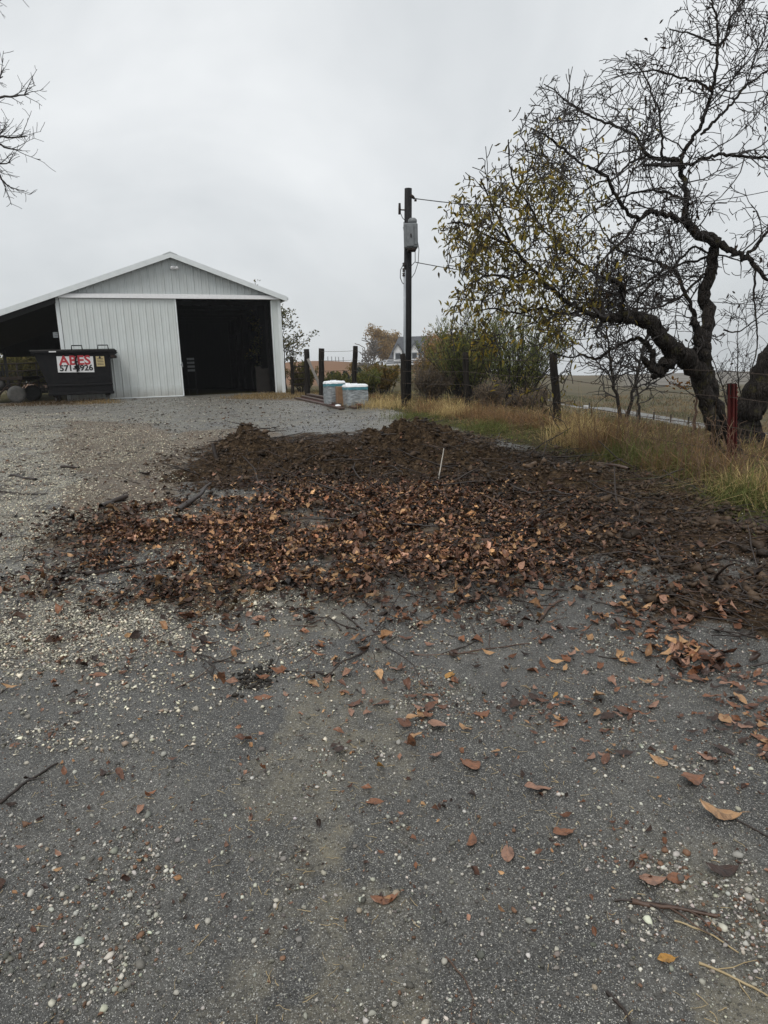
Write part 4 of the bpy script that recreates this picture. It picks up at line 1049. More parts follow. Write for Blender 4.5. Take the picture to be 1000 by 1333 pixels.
for x in (XW - .22, .25):
    for y in (.12, 1.35):
        c_ = MB().box(x - .10, x + .10, y - .1, y + .1, zb - .05, zb, bev=.01).box(x - .06, x - .045, y - .05, y + .05, .05, zb - .04).box(x + .045, x + .06, y - .05, y + .05, .05, zb - .04).build('caster', M['blackrust'], dump)
        MB().lathe([(.05, -.035), (.10, -.03), (.11, 0), (.10, .03), (.05, .035)], n=14, M=Matrix.Translation((x, y, .11)) @ Matrix.Rotation(PI / 2, 4, 'Y')).build('wheel', M['rubber'], c_, True)
MB().box(XW - .75, XW - .35, -.05, .05, .02, .09, bev=.01).build('brake_bar', M['blackrust'], dump)
sg = MB().box(0, S * 47, -.012, 0, 0, S * 22, Matrix.Rotation(.02, 4, 'Y')).build('sign', M['signwhite'], dump, label='white sign with red and black lettering')
sg.location = (S * 16, -.016, zt - S * 28 + .03)
w_s = S * 47
text_obj('lettering', 'ABES', .50, M['signred'], sg, (w_s / 2, -.014, S * 10.2), w_s * .88, .014)
text_obj('lettering', '571-4926', .31, M['signblack'], sg, (w_s / 2 + .02, -.014, S * 1.9), w_s * .92, .012)
MB().tube([(0, 0, .0), (.01, 0, .22), (-.03, 0, .40), (.03, 0, .62)], .035, 6).build('latch_bar', M['blackpaint'], dump).location = (S * 41, -.07, zt - S * 27)
MB().tube([(-.09, 0, .10), (.10, 0, .20)], .04, 6).tube([(-.06, 0, .26), (.05, 0, .33)], .03, 6).build('lock_lever', M['blackpaint'], dump).location = (S * 41, -.07, zt - S * 24)
pc = MB().box(0, S * 11, -.01, 0, 0, S * 14).build('placard', M['placard'], dump); pc.location = (S * 67, -.02, zt - S * 20)
pcd = MB()
for i in range(5): pcd.box(S * 1.2, S * 9.5, -.013, -.011, S * (2 + i * 2.1), S * (2.7 + i * 2.1))
pcd.tube([(S * 5.2, -.013, S * 12.4), (S * 5.2, -.016, S * 12.4)], .045, 10)
pcd.build('placard_print', M['signblack'], pc)

# trailer with a round tank, at the left edge
TY = 27.5
tp = at(-60, 500, TY)
tr = empty('utility_trailer', Vector((tp.x, TY, float(H(tp.x, TY)))), 0.08, 'dark flatbed trailer carrying a round black tank at the left edge', 'trailer')
TW = S * 95
MB().box(0, TW, 0, 1.7, .92, 1.06, bev=.02).build('deck', M['blackrust'], tr)
MB().lathe([(.02, 0), (.16, .03), (.20, .10), (.20, 2.2), (.16, 2.3), (.02, 2.32)], n=18, M=Matrix.Translation((TW - .75, .1, .74)) @ Matrix.Rotation(-PI / 2, 4, 'Y')).build('tank', M['rubber'], tr, True)
for k in range(9):
    x = TW - 1.75 + .11 * k
    MB().box(x, x + .085, .3, .34, 1.06, 1.50 + .16 * math.sin(k * 1.7) - .02 * k, Matrix.Rotation(.06 * math.sin(k * 2.3), 4, 'Y')).build('stake_board', M['darkwood'], tr)
for k, (x, y) in enumerate(((TW - .33, .05), (TW - 1.35, .05), (TW - .33, 1.6))):
    wl = MB().lathe([(.20, -.11), (.30, -.12), (.345, -.07), (.35, 0), (.345, .07), (.30, .12), (.20, .11)], n=22, M=Matrix.Translation((x, y, .345)) @ Matrix.Rotation(PI / 2 + (.5 if k == 0 else 0), 4, 'Z') @ Matrix.Rotation(PI / 2, 4, 'Y')).build('wheel', M['rubbergrey'] if k == 0 else M['rubber'], tr, True)
    MB().lathe([(.03, -.06), (.19, -.05), (.19, .05), (.03, .06)], n=16, M=Matrix.Translation((x, y, .345)) @ Matrix.Rotation(PI / 2 + (.5 if k == 0 else 0), 4, 'Z') @ Matrix.Rotation(PI / 2, 4, 'Y')).build('rim', M['galv'] if k else M['blackrust'], wl, True)
MB().tube([(TW - 1.3, 0.1, .5), (TW - .3, 0.1, .62), (TW - .1, .1, .92)], .05, 6).tube([(TW - 1.0, .0, .35), (TW - .5, -.05, .8)], .04, 6).build('undercarriage', M['blackrust'], tr)
# metal gate under the lean-to's far end, and clutter
ga = at(10, 512, 42.0); gb = at(66, 512, 42.0)
gt = empty('pipe_gate', Vector((ga.x, 42.0, float(H(ga.x, 42)))), 0, 'dark rusty pipe gate behind dumpster under the lean-to', 'gate')
GLn = (gb - ga).length
for z in (.35, .70, 1.05, 1.45, 1.9): MB().tube([(-1, 0, z), (GLn + 1, 0, z + .02)], .045, 6).build('rail', M['blackrust'], gt, True)
for x in (-1, GLn * .3, GLn * .75, GLn + 1): MB().tube([(x, 0, 0), (x, 0, 1.95)], .05, 6).build('upright', M['blackrust'], gt, True)

# ------------------------------------------------------------------ utility pole
PYd = 19.3
pb = at(530, 531, PYd); pb.z = float(H(pb.x, PYd)) - .1
ptop = at(531.5, 246, PYd)
pole = empty('utility_pole', pb, 0, 'dark wooden utility pole with grey transformer box behind fence', 'utility pole')
sp = PYd / 865 * 1.02
def rel(px, py, dy=0): return at(px, py, PYd + dy) - pb
MB().tube([(0, 0, 0), (ptop - pb) * .5, ptop - pb], [.125, .112, .10], 14).build('pole', M['pole'], pole, True)
def tubep(name, pts, r, mat, parent=pole, n=8): return MB().tube(pts, r, n).build(name, M[mat], parent, True)
tubep('conduit', [rel(526.8, 536, -.10), rel(527.0, 440, -.11), rel(527.0, 352, -.11)], .034, 'conduit')
ec = MB()
ec.box(-.20, .17, -.16, .14, -.30, .33, bev=.03)
enc = ec.build('transformer_box', M['meter'], pole); enc.location = rel(535.5, 309, -.24)
MB().box(-.13, .06, -.185, -.16, -.26, .27, bev=.008).build('door_panel', M['meter'], enc)
MB().box(.075, .15, -.18, -.16, -.22, .24, bev=.006).build('door_panel', M['meter'], enc)
MB().box(-.03, .0, -.20, -.185, -.04, .05).build('latch', M['blackrust'], enc)
MB().lathe([(.10, 0), (.12, .04), (.12, .10), (.08, .14)], (.04, 0, .33), 14).build('top_bushing', M['meter'], enc, True)
MB().box(-.12, .12, -.17, .12, -.37, -.30, bev=.02).build('base_plate', M['blackrust'], enc)
MB().tube([rel(534, 255, -.05), rel(537.5, 257, -.05), rel(539.5, 259, -.05)], [.05, .045, .03], 8).build('wire_clamp', M['blackrust'], pole, True)
MB().tube([rel(541, 258.5, -.05), rel(541, 262.5, -.05)], [.03, .035], 8).build('insulator', M['ceramic'], pole, True)
an = tubep('antenna', [rel(520.3, 265, -.05), rel(520.3, 272, -.05), rel(520.3, 279.5, -.05)], [.03, .035, .035], 'blackrust')
tubep('antenna_arm', [rel(520.3, 273.5, -.05), rel(529, 274, -.05)], .018, 'blackrust')
tubep('antenna_cable', [rel(522, 279, -.05), rel(524, 284, -.07), rel(528, 288, -.08)], .010, 'cable')
tubep('antenna', [rel(526, 289.5, -.1), rel(526, 300.5, -.1)], .018, 'galv')
tubep('antenna_arm', [rel(524.5, 297, -.1), rel(529, 297, -.1)], .015, 'galv')
for y in (345, 352, 358): MB().lathe([(.03, -.05), (.045, -.02), (.025, 0), (.045, .02), (.03, .05)], rel(525.8, y, -.12), 10).build('insulator', M['ceramic'], pole, True)
tubep('service_cable', [rel(525.5, 344, -.14), rel(521.5, 352, -.14), rel(521.2, 362, -.14), rel(524, 369, -.14), rel(528, 371, -.12)], .011, 'cable')
tubep('service_cable', [rel(540.5, 323, -.2), rel(540.6, 341, -.2), rel(536, 346, -.16), rel(534, 348, -.12)], .010, 'cable')
tubep('service_cable', [rel(544, 316, -.2), rel(545.5, 325, -.2), rel(544.5, 342, -.2), rel(540, 356, -.16), rel(536, 362, -.12)], .009, 'cable')
def sag(name, a, b, s, r, mat, parent=pole, n=26, off=None):
    off = pb if off is None else off
    P = []
    for i in range(n + 1):
        t = i / n; p = a.lerp(b, t); p.z -= s * 4 * t * (1 - t); P.append(p - off)
    return MB().tube(P, r, 5).build(name, M[mat], parent, True)
sag('overhead_wire', at(539.5, 259, PYd - .05), at(1150, 205, 27), .9, .013, 'cable')
sag('overhead_wire', at(541, 342, PYd - .2), at(1150, 400, 24), .35, .012, 'cable')

# ------------------------------------------------------------------ wire fence and gate
fence = empty('wire_fence', gp(727, 557), 0, 'rusty wire fence on dark wooden posts with one red steel post', 'fence')
FO = fence.location.copy()
def wpost(px0, py0, pxt, pyt, r, mat='post', Y=None, label=None):
    b = gp(px0, py0) if Y is None else at(px0, py0, Y)
    if Y is not None: b.z = float(H(b.x, b.y))
    t = at(pxt, pyt, b.y)
    L = t - b; m = MB(); k = 7
    pts = [b - FO - L.normalized() * .25] + [b - FO + L * (i / k) for i in range(k + 1)]
    pts = [p + Vector((random.gauss(0, .006), random.gauss(0, .006), 0)) for p in pts]
    m.tube(pts, [r * random.uniform(.92, 1.08) for _ in pts], 9)
    m.build('post', M[mat], fence, True, label)
    return b, t
P1 = wpost(727, 557, 720, 460, .078, label='leaning dark wooden post with a notched foot')
P2 = wpost(608, 533, 606.5, 459, .085)
P3 = wpost(525.5, 530, 525, 461, .075)
P4 = wpost(460, 512, 463, 451, .082, Y=23.0)
P5 = wpost(418.5, 507, 418.5, 454, .105, Y=25.0)
P6 = wpost(400, 507, 399, 455, .105, Y=25.6)
MB().tube([at(401, 468, 25.5) - FO, at(416.5, 503, 25.1) - FO], .07, 4).build('brace', M['postgrey'], fence)
P7 = wpost(381, 506, 380, 465, .07, Y=27.0)
for py in (478, 486, 494, 501):
    MB().tube([at(381, py, 27.0) - FO, at(399, py - .5, 25.7) - FO], .025, 6).build('rail', M['blackrust'], fence, True)
# red steel post
rb = gp(953, 614); rtp = at(953, 500, rb.y)
def flange(m, c0, c1, x0, x1, y0, y1):
    vs = [c + Vector(o) for c in (c0, c1) for o in ((x0, y0, 0), (x1, y0, 0), (x1, y1, 0), (x0, y1, 0))]
    m.add(vs, [(0, 3, 2, 1), (4, 5, 6, 7), (0, 1, 5, 4), (1, 2, 6, 5), (2, 3, 7, 6), (3, 0, 4, 7)])
a = rb - FO - Vector((0, 0, .2)); b = rtp - FO
m = MB(); flange(m, a, b, -.052, .052, 0, .012); flange(m, a, b, -.010, .010, -.055, -.001)
flange(m, a + Vector((-.053, 0, 0)), b + Vector((-.053, 0, 0)), 0, .010, -.03, -.001)
flange(m, a + Vector((.043, 0, 0)), b + Vector((.043, 0, 0)), 0, .010, -.03, -.001)
rp = m.build('post', M['redpaint'], fence, label='red painted steel post with studded edge')
for k in range(22):
    q = a.lerp(b, (k + 2.5) / 24.5); MB().box(.053, .068, -.02, .0, -.009, .009, Matrix.Translation(q)).build('stud', M['redpaint'], rp)
q = b; flange(m2 := MB(), b - Vector((0, 0, .14)), b + Vector((0, 0, .006)), -.055, .055, -.004, .015); m2.build('bare_tip', M['blackrust'], rp)
# next post beyond the right edge of the photo
P0b = Vector((rb.x * 2 - P1[0].x * .5 - rb.x * .5, 0, 0))
nb = rb + (rb - P1[0]) * .75; nb.z = float(H(nb.x, nb.y))
MB().tube([nb - FO - Vector((0, 0, .3)), nb - FO + Vector((0, 0, 1.6))], .08, 9).build('post', M['post'], fence, True)
def fwire(pts, r=.0052, barbs=True, mat='wire'):
    m = MB(); P = []
    for A, B in zip(pts[:-1], pts[1:]):
        n = max(6, int((B - A).length / .25))
        for i in range(n):
            t = i / n; p = A.lerp(B, t); p.z -= .012 * (B - A).length * 4 * t * (1 - t) * .5; P.append(p - FO)
    P.append(pts[-1] - FO)
    m.tube(P, r, 5)
    if barbs:
        tot = 0
        for A, B in zip(P[:-1], P[1:]):
            if random.random() < .8:
                c = A.lerp(B, random.random())
                for _ in range(2):
                    d = Vector((random.gauss(0, 1), random.gauss(0, 1), random.gauss(0, 1))).normalized() * .018
                    m.tube([c - d, c + d], r * .7, 3)
    return m.build('wire', M[mat], fence)
def onpost(P, py, r=.07):
    b, t = P; base = None
    # point on the post at image height py
    lo = 0; best = None
    for i in range(101):
        q = b.lerp(t, i / 100 * 1.25)
        v = q - Vector((0, 0, EYE)); zc = v.dot(Vector(fw)); yy = 667 - FPX * v.dot(Vector(up)) / zc
        if best is None or abs(yy - py) < best[0]: best = (abs(yy - py), q)
    return best[1] + Vector((-.02, -r, 0))
RP = (rb, rtp)
for y1_, y2_, y3_, y4_, yr in ((469, 467, 470, 457, 484), (492, 484, 484, 468, 518), (524, 501, 499, 482, 556), (546, 518, 513, 497, 588)):
    pr_ = onpost(RP, yr, .05)
    last = pr_ + (pr_ - onpost(P1, y1_)) * .72
    fwire([onpost(P4, y4_), onpost(P3, y3_), onpost(P2, y2_), onpost(P1, y1_), pr_, last])
for py in (458, 470, 483):
    fwire([onpost(P5, py), onpost(P4, py - 1)], .006, False)

# ------------------------------------------------------------------ wrapped loads, boards
def wrapped(px, pyb, wpx, hpx, rz, label, Y=None):
    g = gp(px, pyb) if Y is None else Vector((at(px, pyb, Y).x, Y, float(H(at(px, pyb, Y).x, Y))))
    s = g.y / 865 * 1.02; w2 = wpx * s / 2; h = hpx * s
    t = empty('wrapped_pallet_load', g, rz, label, 'wrapped load', 'shrink-wrapped loads at the yard edge')
    MB().box(-w2 * .96, w2 * .96, -w2 * .96, w2 * .96, .0, .09, bev=.01).build('pallet', M['postgrey'], t)
    # wrapped body: vertical creases pushed in and out
    ms = MB(); n = 32; rings = []
    for j, z in enumerate(np.linspace(.06, h - .10, 7)):
        for i in range(n):
            a = 2 * PI * i / n; c, s_ = math.cos(a), math.sin(a)
            k = min(.97 / max(abs(c), abs(s_)), 1.33)
            r = w2 * k * (1 + .018 * math.sin(i * 5.1 + j) + random.gauss(0, .004)); rings.append((c * r, s_ * r, z))
    fs = [(j * n + i, j * n + (i + 1) % n, (j + 1) * n + (i + 1) % n, (j + 1) * n + i) for j in range(6) for i in range(n)]
    ms.add(rings, fs).build('wrapped_body', M['wrap'], t, False)
    def ring_part(name, mat, z0, z1, k0, k1, top=False, jit=.002):
        ms = MB(); v = []; m_ = 4 if top else 2
        lv = [(z0, k0), (z1, k1)] + ([(z1 + .02, k1 * .9), (z1 + .03, k1 * .45)] if top else [])
        for z, kk in lv:
            for i in range(n):
                a = 2 * PI * i / n; c, s_ = math.cos(a), math.sin(a); k = min(1 / max(abs(c), abs(s_)), 1.31)
                r = w2 * k * kk * (1 + random.gauss(0, jit)); v.append((c * r, s_ * r, z + random.gauss(0, .006)))
        f = [(j * n + i, j * n + (i + 1) % n, (j + 1) * n + (i + 1) % n, (j + 1) * n + i) for j in range(len(lv) - 1) for i in range(n)]
        if top: f.append(tuple(range((len(lv) - 1) * n, len(lv) * n)))
        return ms.add(v, f).build(name, M[mat], t, False)
    ring_part('carton_band', 'teal', h - .125, h - .045, 1.012, 1.012)
    ring_part('top_cover', 'wraptop', h - .05, h - .005, 1.03, 1.0, True)
    MB().box(-w2 * .55, w2 * .1, -w2 * .3, -w2 * .1, h + .03, h + .05, Matrix.Rotation(.3, 4, 'Z')).build('cover_fold', M['wraptop'], t)
    return t
wr = wrapped(463, 530, 28, 27, .30, 'nearer white wrapped pallet load with teal band and domed lid')
wl_ = wrapped(436, 524, 24, 29, .35, 'farther taller white wrapped pallet load behind the boards', Y=wr.location.y + .75)
wl2 = wrapped(449, 520, 16, 24, .10, 'narrow wrapped load mostly hidden behind the two others', Y=wr.location.y + 1.3)
c0 = at(445, 527, wr.location.y + .25); c0.z = float(H(c0.x, c0.y))
cb = MB().box(-.14, .14, -.15, .15, 0, .56, bev=.01).build('cardboard_box', M['cardboard']); cb.location = c0; cb.rotation_euler = (0, 0, .25)
tag(cb, 'tall brown cardboard box between the wrapped loads', 'box')
pa, pb2 = gp(384, 520), gp(444, 534)
dv = (pb2 - pa); ln_ = dv.length; an_ = math.atan2(dv.y, dv.x)
pdat = [(0, 0, 'brownplank', 'lowest and nearest wet brown board of the pile', 1.0), (.17, 0, 'redplank', 'dark red board lying second from the front of the pile', .92), (.34, 0, 'brownplank', 'wet brown board at the back of the board pile', 1.0),
        (.08, .055, 'brownplank', 'brown board lying on top at the front of the pile', .85), (.26, .055, 'redplank', 'red-edged board on top at the back of the pile', .95), (.17, .11, 'brownplank', 'topmost slanting board of the pile by the loads', .75)]
for k, (oy, oz, mt, lb, ll) in enumerate(pdat):
    o = MB().box(0, ln_ * ll, 0, .14, 0, .05, bev=.004).build('plank', M[mt]); o.location = (pa.x - oy * math.sin(an_) + .05 * k, pa.y + oy * math.cos(an_) - .1, max(pa.z, pb2.z) + .015 + oz)
    o.rotation_euler = (0, -math.atan2(pb2.z - pa.z, ln_) , an_ + random.uniform(-.04, .04)); tag(o, lb, 'board', 'boards piled beside the wrapped loads')
for k, (px, py, mt, lb) in enumerate(((432, 528, 'signwhite', 'crumpled white scrap at the end of the board pile'), (441, 531, 'wraptop', 'small white plastic scrap at the foot of the nearer load'))):
    v, f = ico(); rr = random.Random(k + 5)
    o = MB().add([(a * .10 * rr.uniform(.6, 1.3), b * .08 * rr.uniform(.6, 1.3), c * .06 * rr.uniform(.7, 1.2)) for a, b, c in v], f.tolist()).build('plastic_scrap', M[mt]); o.location = gp(px, py) + Vector((0, -.15, .05)); tag(o, lb, 'scrap')

# ------------------------------------------------------------------ distant house
HY = 150.0
hb = at(502, 486, HY); hb.z = float(H(hb.x, HY)) - .1
hs = HY / 865 * .98
house = empty('farmhouse', Vector((hb.x, HY, hb.z)), 0, 'distant cream farmhouse with slate grey roof and gabled dormers', 'house')
def hx(px): return (px - 502) * hs
def hzz(py): return at(530, py, HY).z - hb.z
HW = hx(562); ze = hzz(475); zr = hzz(437.5)
MB().box(.6, HW, 0, 8, 0, ze).build('wall', M['housewall'], house)
MB().add([(0, -.4, ze - .05), (HW + .4, -.4, ze - .05), (HW + .2, 4, zr), (hx(521), 4, zr), (0, 8.4, ze - .05), (HW + .4, 8.4, ze - .05)], [(0, 1, 2, 3), (0, 3, 4), (3, 2, 5, 4), (1, 5, 2), (0, 4, 5, 1)]).build('roof', M['houseroof'], house)
MB().prism([(-2.6, ze - .75), (-.42, ze + .02), (-.42, ze - .12), (-2.6, ze - .9)], -.3, HW * .97, 'x').build('porch_roof', M['houseroof'], house)
MB().box(-.2, HW * .94, -2.5, -.01, .1, .45).build('porch_deck', M['signwhite'], house)
for k in range(7): MB().box(k * HW * .15, k * HW * .15 + .2, -2.4, -2.2, .45, ze - .8).build('porch_post', M['signwhite'], house)
for z in (.75, 1.2): MB().box(-.1, HW * .92, -2.38, -2.3, z, z + .1).build('porch_rail', M['signwhite'], house)
def dormer(xc, hw, z0, zt_, y0, y1, win=True):
    sl_ = 1.5
    d = MB().prism([(xc - hw, z0), (xc + hw, z0), (xc + hw, zt_ - hw * sl_), (xc, zt_), (xc - hw, zt_ - hw * sl_)], y0, y1).build('dormer', M['signwhite'], house)
    e = .35
    MB().prism([(xc - hw - e, zt_ - hw * sl_ - e * sl_), (xc, zt_), (xc, zt_ + .3), (xc - hw - e, zt_ - hw * sl_ - e * sl_ + .3)], y0 - .35, y1).prism([(xc, zt_), (xc + hw + e, zt_ - hw * sl_ - e * sl_), (xc + hw + e, zt_ - hw * sl_ - e * sl_ + .3), (xc, zt_ + .3)], y0 - .35, y1).build('dormer_roof', M['houseroof'], d)
    if win:
        w__ = MB().box(xc - .5, xc + .5, y0 - .06, y0 - .003, z0 + .4, z0 + 1.6).build('window', M['glass'], d)
        MB().box(xc - .65, xc - .5, y0 - .09, y0 - .004, z0 + .25, z0 + 1.75).box(xc + .5, xc + .65, y0 - .09, y0 - .004, z0 + .25, z0 + 1.75).box(xc - .5, xc + .5, y0 - .09, y0 - .004, z0 + 1.6, z0 + 1.75).box(xc - .5, xc + .5, y0 - .09, y0 - .004, z0 + .25, z0 + .4).build('window_trim', M['conduit'], d)
dormer(hx(518.6), 5.4 * hs, hzz(470), hzz(448.5), -.5, 4)
dormer(hx(540), 5 * hs, hzz(470), hzz(448), -.3, 4)
for xc in (1.6 * 1.5, 4.2, 6.4, 8.8):
    wq = MB().box(xc - .45, xc + .45, -.05, -.003, 1.0, 2.3).build('window', M['glass'], house)
    MB().box(xc - .52, xc - .45, -.07, -.004, .93, 2.37).box(xc + .45, xc + .52, -.07, -.004, .93, 2.37).build('window_trim', M['signwhite'], house)

# ------------------------------------------------------------------ trees
def nrm(v): return v / (np.linalg.norm(v) + 1e-12)
class Grow:
    """collects crooked tapering twigs and leaf sites"""
    def __init__(s, seed): s.r = np.random.default_rng(seed); s.segs = []; s.tips = []
    def twig(s, p, d, L, r0, level, spec):
        """spec: list per level of (children per metre, child length ratio, crook, droop)"""
        cpm, lr, ck, up_ = spec[level]
        k = max(4, int(L / .10) + 2) if level < 2 else 5
        k = min(k, 14)
        P = [np.array(p, float)]; d = nrm(np.array(d, float)); st = L / (k - 1)
        for i in range(k - 1):
            d = nrm(d + s.r.normal(0, ck, 3) + np.array([0, 0, up_]) * st)
            P.append(P[-1] + d * st)
        P = np.array(P); R = r0 * np.linspace(1, .5, k)
        s.segs.append((P, R, level))
        if level + 1 < len(spec):
            n = s.r.poisson(cpm * L)
            for _ in range(n):
                t = s.r.uniform(.15, 1.0) * (k - 1); i = min(int(t), k - 2); f = t - i
                q = P[i] * (1 - f) + P[i + 1] * f; dd = nrm(P[i + 1] - P[i])
                a = s.r.normal(0, 1, 3); a = nrm(a - dd * a.dot(dd)); ang = math.radians(s.r.uniform(30, 75))
                s.twig(q, dd * math.cos(ang) + a * math.sin(ang), L * lr * s.r.uniform(.5, 1.2), max(r0 * .62, spec[-1][1] * 0 + .0035), level + 1, spec)
        else:
            s.tips.append((P[-1], d, L))
            if len(P) > 3: s.tips.append((P[len(P) // 2], d, L))

def leaves_mesh(name, C, D, L, Wr, cols, mat='foliage', seed=0):
    """pointed folded leaves: 6 verts, 4 tris each, at C along D"""
    r = np.random.default_rng(seed); n = len(C)
    D = D / (np.linalg.norm(D, axis=1)[:, None] + 1e-9)
    a = r.normal(0, 1, (n, 3)); S = np.cross(D, a); S /= np.linalg.norm(S, axis=1)[:, None] + 1e-9; N = np.cross(D, S)
    L = L[:, None]; W = L * Wr
    b = C; m1 = C + D * L * .35; m2 = C + D * L * .72 + N * L * r.uniform(-.12, .12, (n, 1)); tip = C + D * L + N * L * r.uniform(-.3, .1, (n, 1))
    fo = N * W * r.uniform(.1, .6, (n, 1))
    V = np.stack([b, m1 + S * W * .5 + fo, m1 - S * W * .5 + fo, m1, m2 + S * W * .38 + fo, m2 - S * W * .38 + fo, m2, tip], 1)
    f = np.array([(0, 3, 1, 1), (0, 2, 3, 3)]); 
    T = np.array([(0, 3, 1), (0, 2, 3), (3, 6, 4), (3, 4, 1), (3, 2, 5), (3, 5, 6), (6, 7, 4), (6, 5, 7)])
    Fs = (T[None] + (np.arange(n) * 8)[:, None, None]).reshape(-1, 3)
    return npmesh(name, V.reshape(-1, 3), Fs, M[mat], False, {'col': np.repeat(cols, 8, 0)})

# --- the big half-bare tree behind the red post
TB = gp(938, 608); TY0 = TB.y + .9
TB = gp(938, 604)
tree = empty('half_bare_tree', Vector((at(938, 600, TY0).x, TY0, float(H(at(938, 600, TY0).x, TY0)))), 0, 'large half bare crooked tree with olive leaves on its left side, behind red post', 'tree')
TO = np.array(tree.location)
def tp3(pts): return [np.array(at(a, b, TY0 + c)) - TO for a, b, c in pts]
def smooth_path(pts, rad, sub=4, jit=.012, seed=0):
    r = np.random.default_rng(seed); P = np.array(pts); n = len(P); out = []; ro = []
    for i in range(n - 1):
        p0 = P[max(i - 1, 0)]; p1 = P[i]; p2 = P[i + 1]; p3 = P[min(i + 2, n - 1)]
        for k in range(sub):
            t = k / sub
            out.append(.5 * ((2 * p1) + (-p0 + p2) * t + (2 * p0 - 5 * p1 + 4 * p2 - p3) * t * t + (-p0 + 3 * p1 - 3 * p2 + p3) * t ** 3)); ro.append(rad[i] * (1 - t) + rad[i + 1] * t)
    out.append(P[-1]); ro.append(rad[-1]); out = np.array(out); ro = np.array(ro)
    out[1:-1] += r.normal(0, 1, (len(out) - 2, 3)) * np.minimum(jit, ro[1:-1, None] * .5); ro *= 1 + r.normal(0, .06, len(ro))
    return out, ro
pxm = TY0 / 865 * 1.0
def limb(name, pts, wpx, sides=10, seed=0, mat='bark', gnarl=.12, parent=None):
    """pts: (px, py, depth offset); wpx: widths in photo pixels"""
    P, R = smooth_path(tp3(pts), [w_ * pxm / 2 * .73 for w_ in wpx], 5, .02, seed)
    V, F = tubes_np([(P, R)], sides)
    # gnarl the surface of thick wood
    n = len(P); V3 = V.reshape(n, sides, 3); C_ = P[:, None]
    rr = np.random.default_rng(seed + 99); an = np.arange(sides) * 2 * PI / sides
    amp = 1 + gnarl * (np.sin(an[None] * 3 + rr.uniform(0, 6) + np.arange(n)[:, None] * .35) * .6 + rr.normal(0, .22, (n, sides)))
    V3 = C_ + (V3 - C_) * amp[..., None]
    o = link(name, npmesh(name, V3.reshape(-1, 3), F, M[mat], True), parent or tree)
    # close the end
    return P, R, o
LB_ = []   # limbs that carry twigs: (P, R)
trunk = limb('trunk', [(946, 628, 0), (938, 600, 0), (931, 570, 0), (925, 545, 0), (918, 515, 0), (913, 485, 0), (914, 455, .0), (918, 432, .05), (922, 405, .1), (917, 380, .12), (925, 350, .1), (931, 325, .05), (934, 308, 0)],
             [17, 13, 18, 24, 27, 33, 28, 22, 21, 20, 19, 17, 15], 18, 1, gnarl=.07)
limb('trunk', [(968, 615, .25), (958, 590, .22), (947, 565, .18), (935, 538, .12), (926, 505, .08), (921, 480, .05)], [24, 22, 22, 24, 24, 20], 14, 2)
limb('dead_stub', [(915, 465, -.12), (908, 445, -.14), (906, 424, -.15), (905, 417, -.15)], [20, 13, 13, 11], 10, 3)
B1 = limb('branch', [(912, 488, -.05), (893, 468, -.25), (876, 455, -.4), (862, 442, -.5), (848, 424, -.6), (836, 415, -.7), (818, 413, -.8), (800, 414, -.9)], [30, 29, 27, 24, 22, 20, 18, 15], 16, 4, gnarl=.09)
limb('dead_stub', [(880, 462, -.4), (868, 474, -.45), (858, 484, -.5), (853, 493, -.5)], [26, 26, 20, 7], 10, 5)
limb('dead_stub', [(857, 487, -.5), (849, 478, -.5), (838, 467, -.5)], [10, 14, 8], 9, 6)
limb('branch', [(851, 474, -.5), (850, 460, -.5), (843, 447, -.5), (832, 442, -.55), (815, 446, -.6), (795, 455, -.7), (778, 468, -.8), (760, 462, -.9), (742, 466, -1.0), (715, 458, -1.1)], [10, 9, 8, 7, 5.5, 5, 4.5, 3.5, 2.5, 2], 8, 7)
def carry(o): LB_.append(o[:2]); return o
carry(B1)
carry(limb('branch', [(802, 413, -.9), (785, 415, -1.0), (758, 405, -1.1), (727, 383, -1.2), (692, 352, -1.3), (666, 317, -1.3), (643, 273, -1.2), (626, 233, -1.1)], [15, 10, 7, 6, 5, 4, 3, 2], 8, 8))
carry(limb('branch', [(806, 418, -.8), (810, 398, -.8), (811, 376, -.8), (798, 366, -.9), (780, 361, -1.0), (755, 342, -1.2), (725, 318, -1.4), (700, 290, -1.5)], [12, 11, 10, 6, 5, 4, 3, 2], 8, 9))
carry(limb('branch', [(934, 316, 0), (915, 305, .0), (897, 296, .05), (890, 282, .1), (893, 262, .15), (894, 246, .2), (888, 226, .2), (884, 214, .2)], [19, 17, 14, 12, 11, 10, 9, 9], 10, 10))
carry(limb('branch', [(884, 214, .2), (877, 207, .3), (866, 207, .4), (842, 202, .5), (824, 176, .6), (798, 164, .7), (771, 154, .8), (750, 140, .9), (736, 132, 1.0), (722, 118, 1.0), (708, 110, 1.0)], [9, 8, 7, 6, 5, 4.5, 4, 3.5, 3, 2.4, 1.6], 7, 11))
carry(limb('branch', [(886, 214, .2), (888, 203, .2), (898, 186, .1), (912, 163, 0), (922, 135, -.1), (930, 110, -.2), (933, 76, -.3), (934, 44, -.3), (932, 20, -.3), (924, -4, -.3)], [9, 7, 6.5, 6, 5.5, 5, 4.5, 3.5, 3, 2.5], 7, 12))
carry(limb('branch', [(912, 176, .1), (928, 160, .2), (943, 145, .3), (957, 130, .4), (969, 114, .5), (984, 103, .6), (1000, 92, .7), (1020, 80, .8)], [5, 5, 4.5, 4, 4, 3.5, 3, 2], 7, 13))
carry(limb('branch', [(888, 218, .2), (905, 212, .1), (920, 206, 0), (938, 202, -.1), (960, 204, -.2), (985, 205, -.3), (1010, 204, -.4), (1045, 195, -.5)], [6, 5.5, 5, 5, 4.5, 4, 3.5, 2.5], 7, 14))
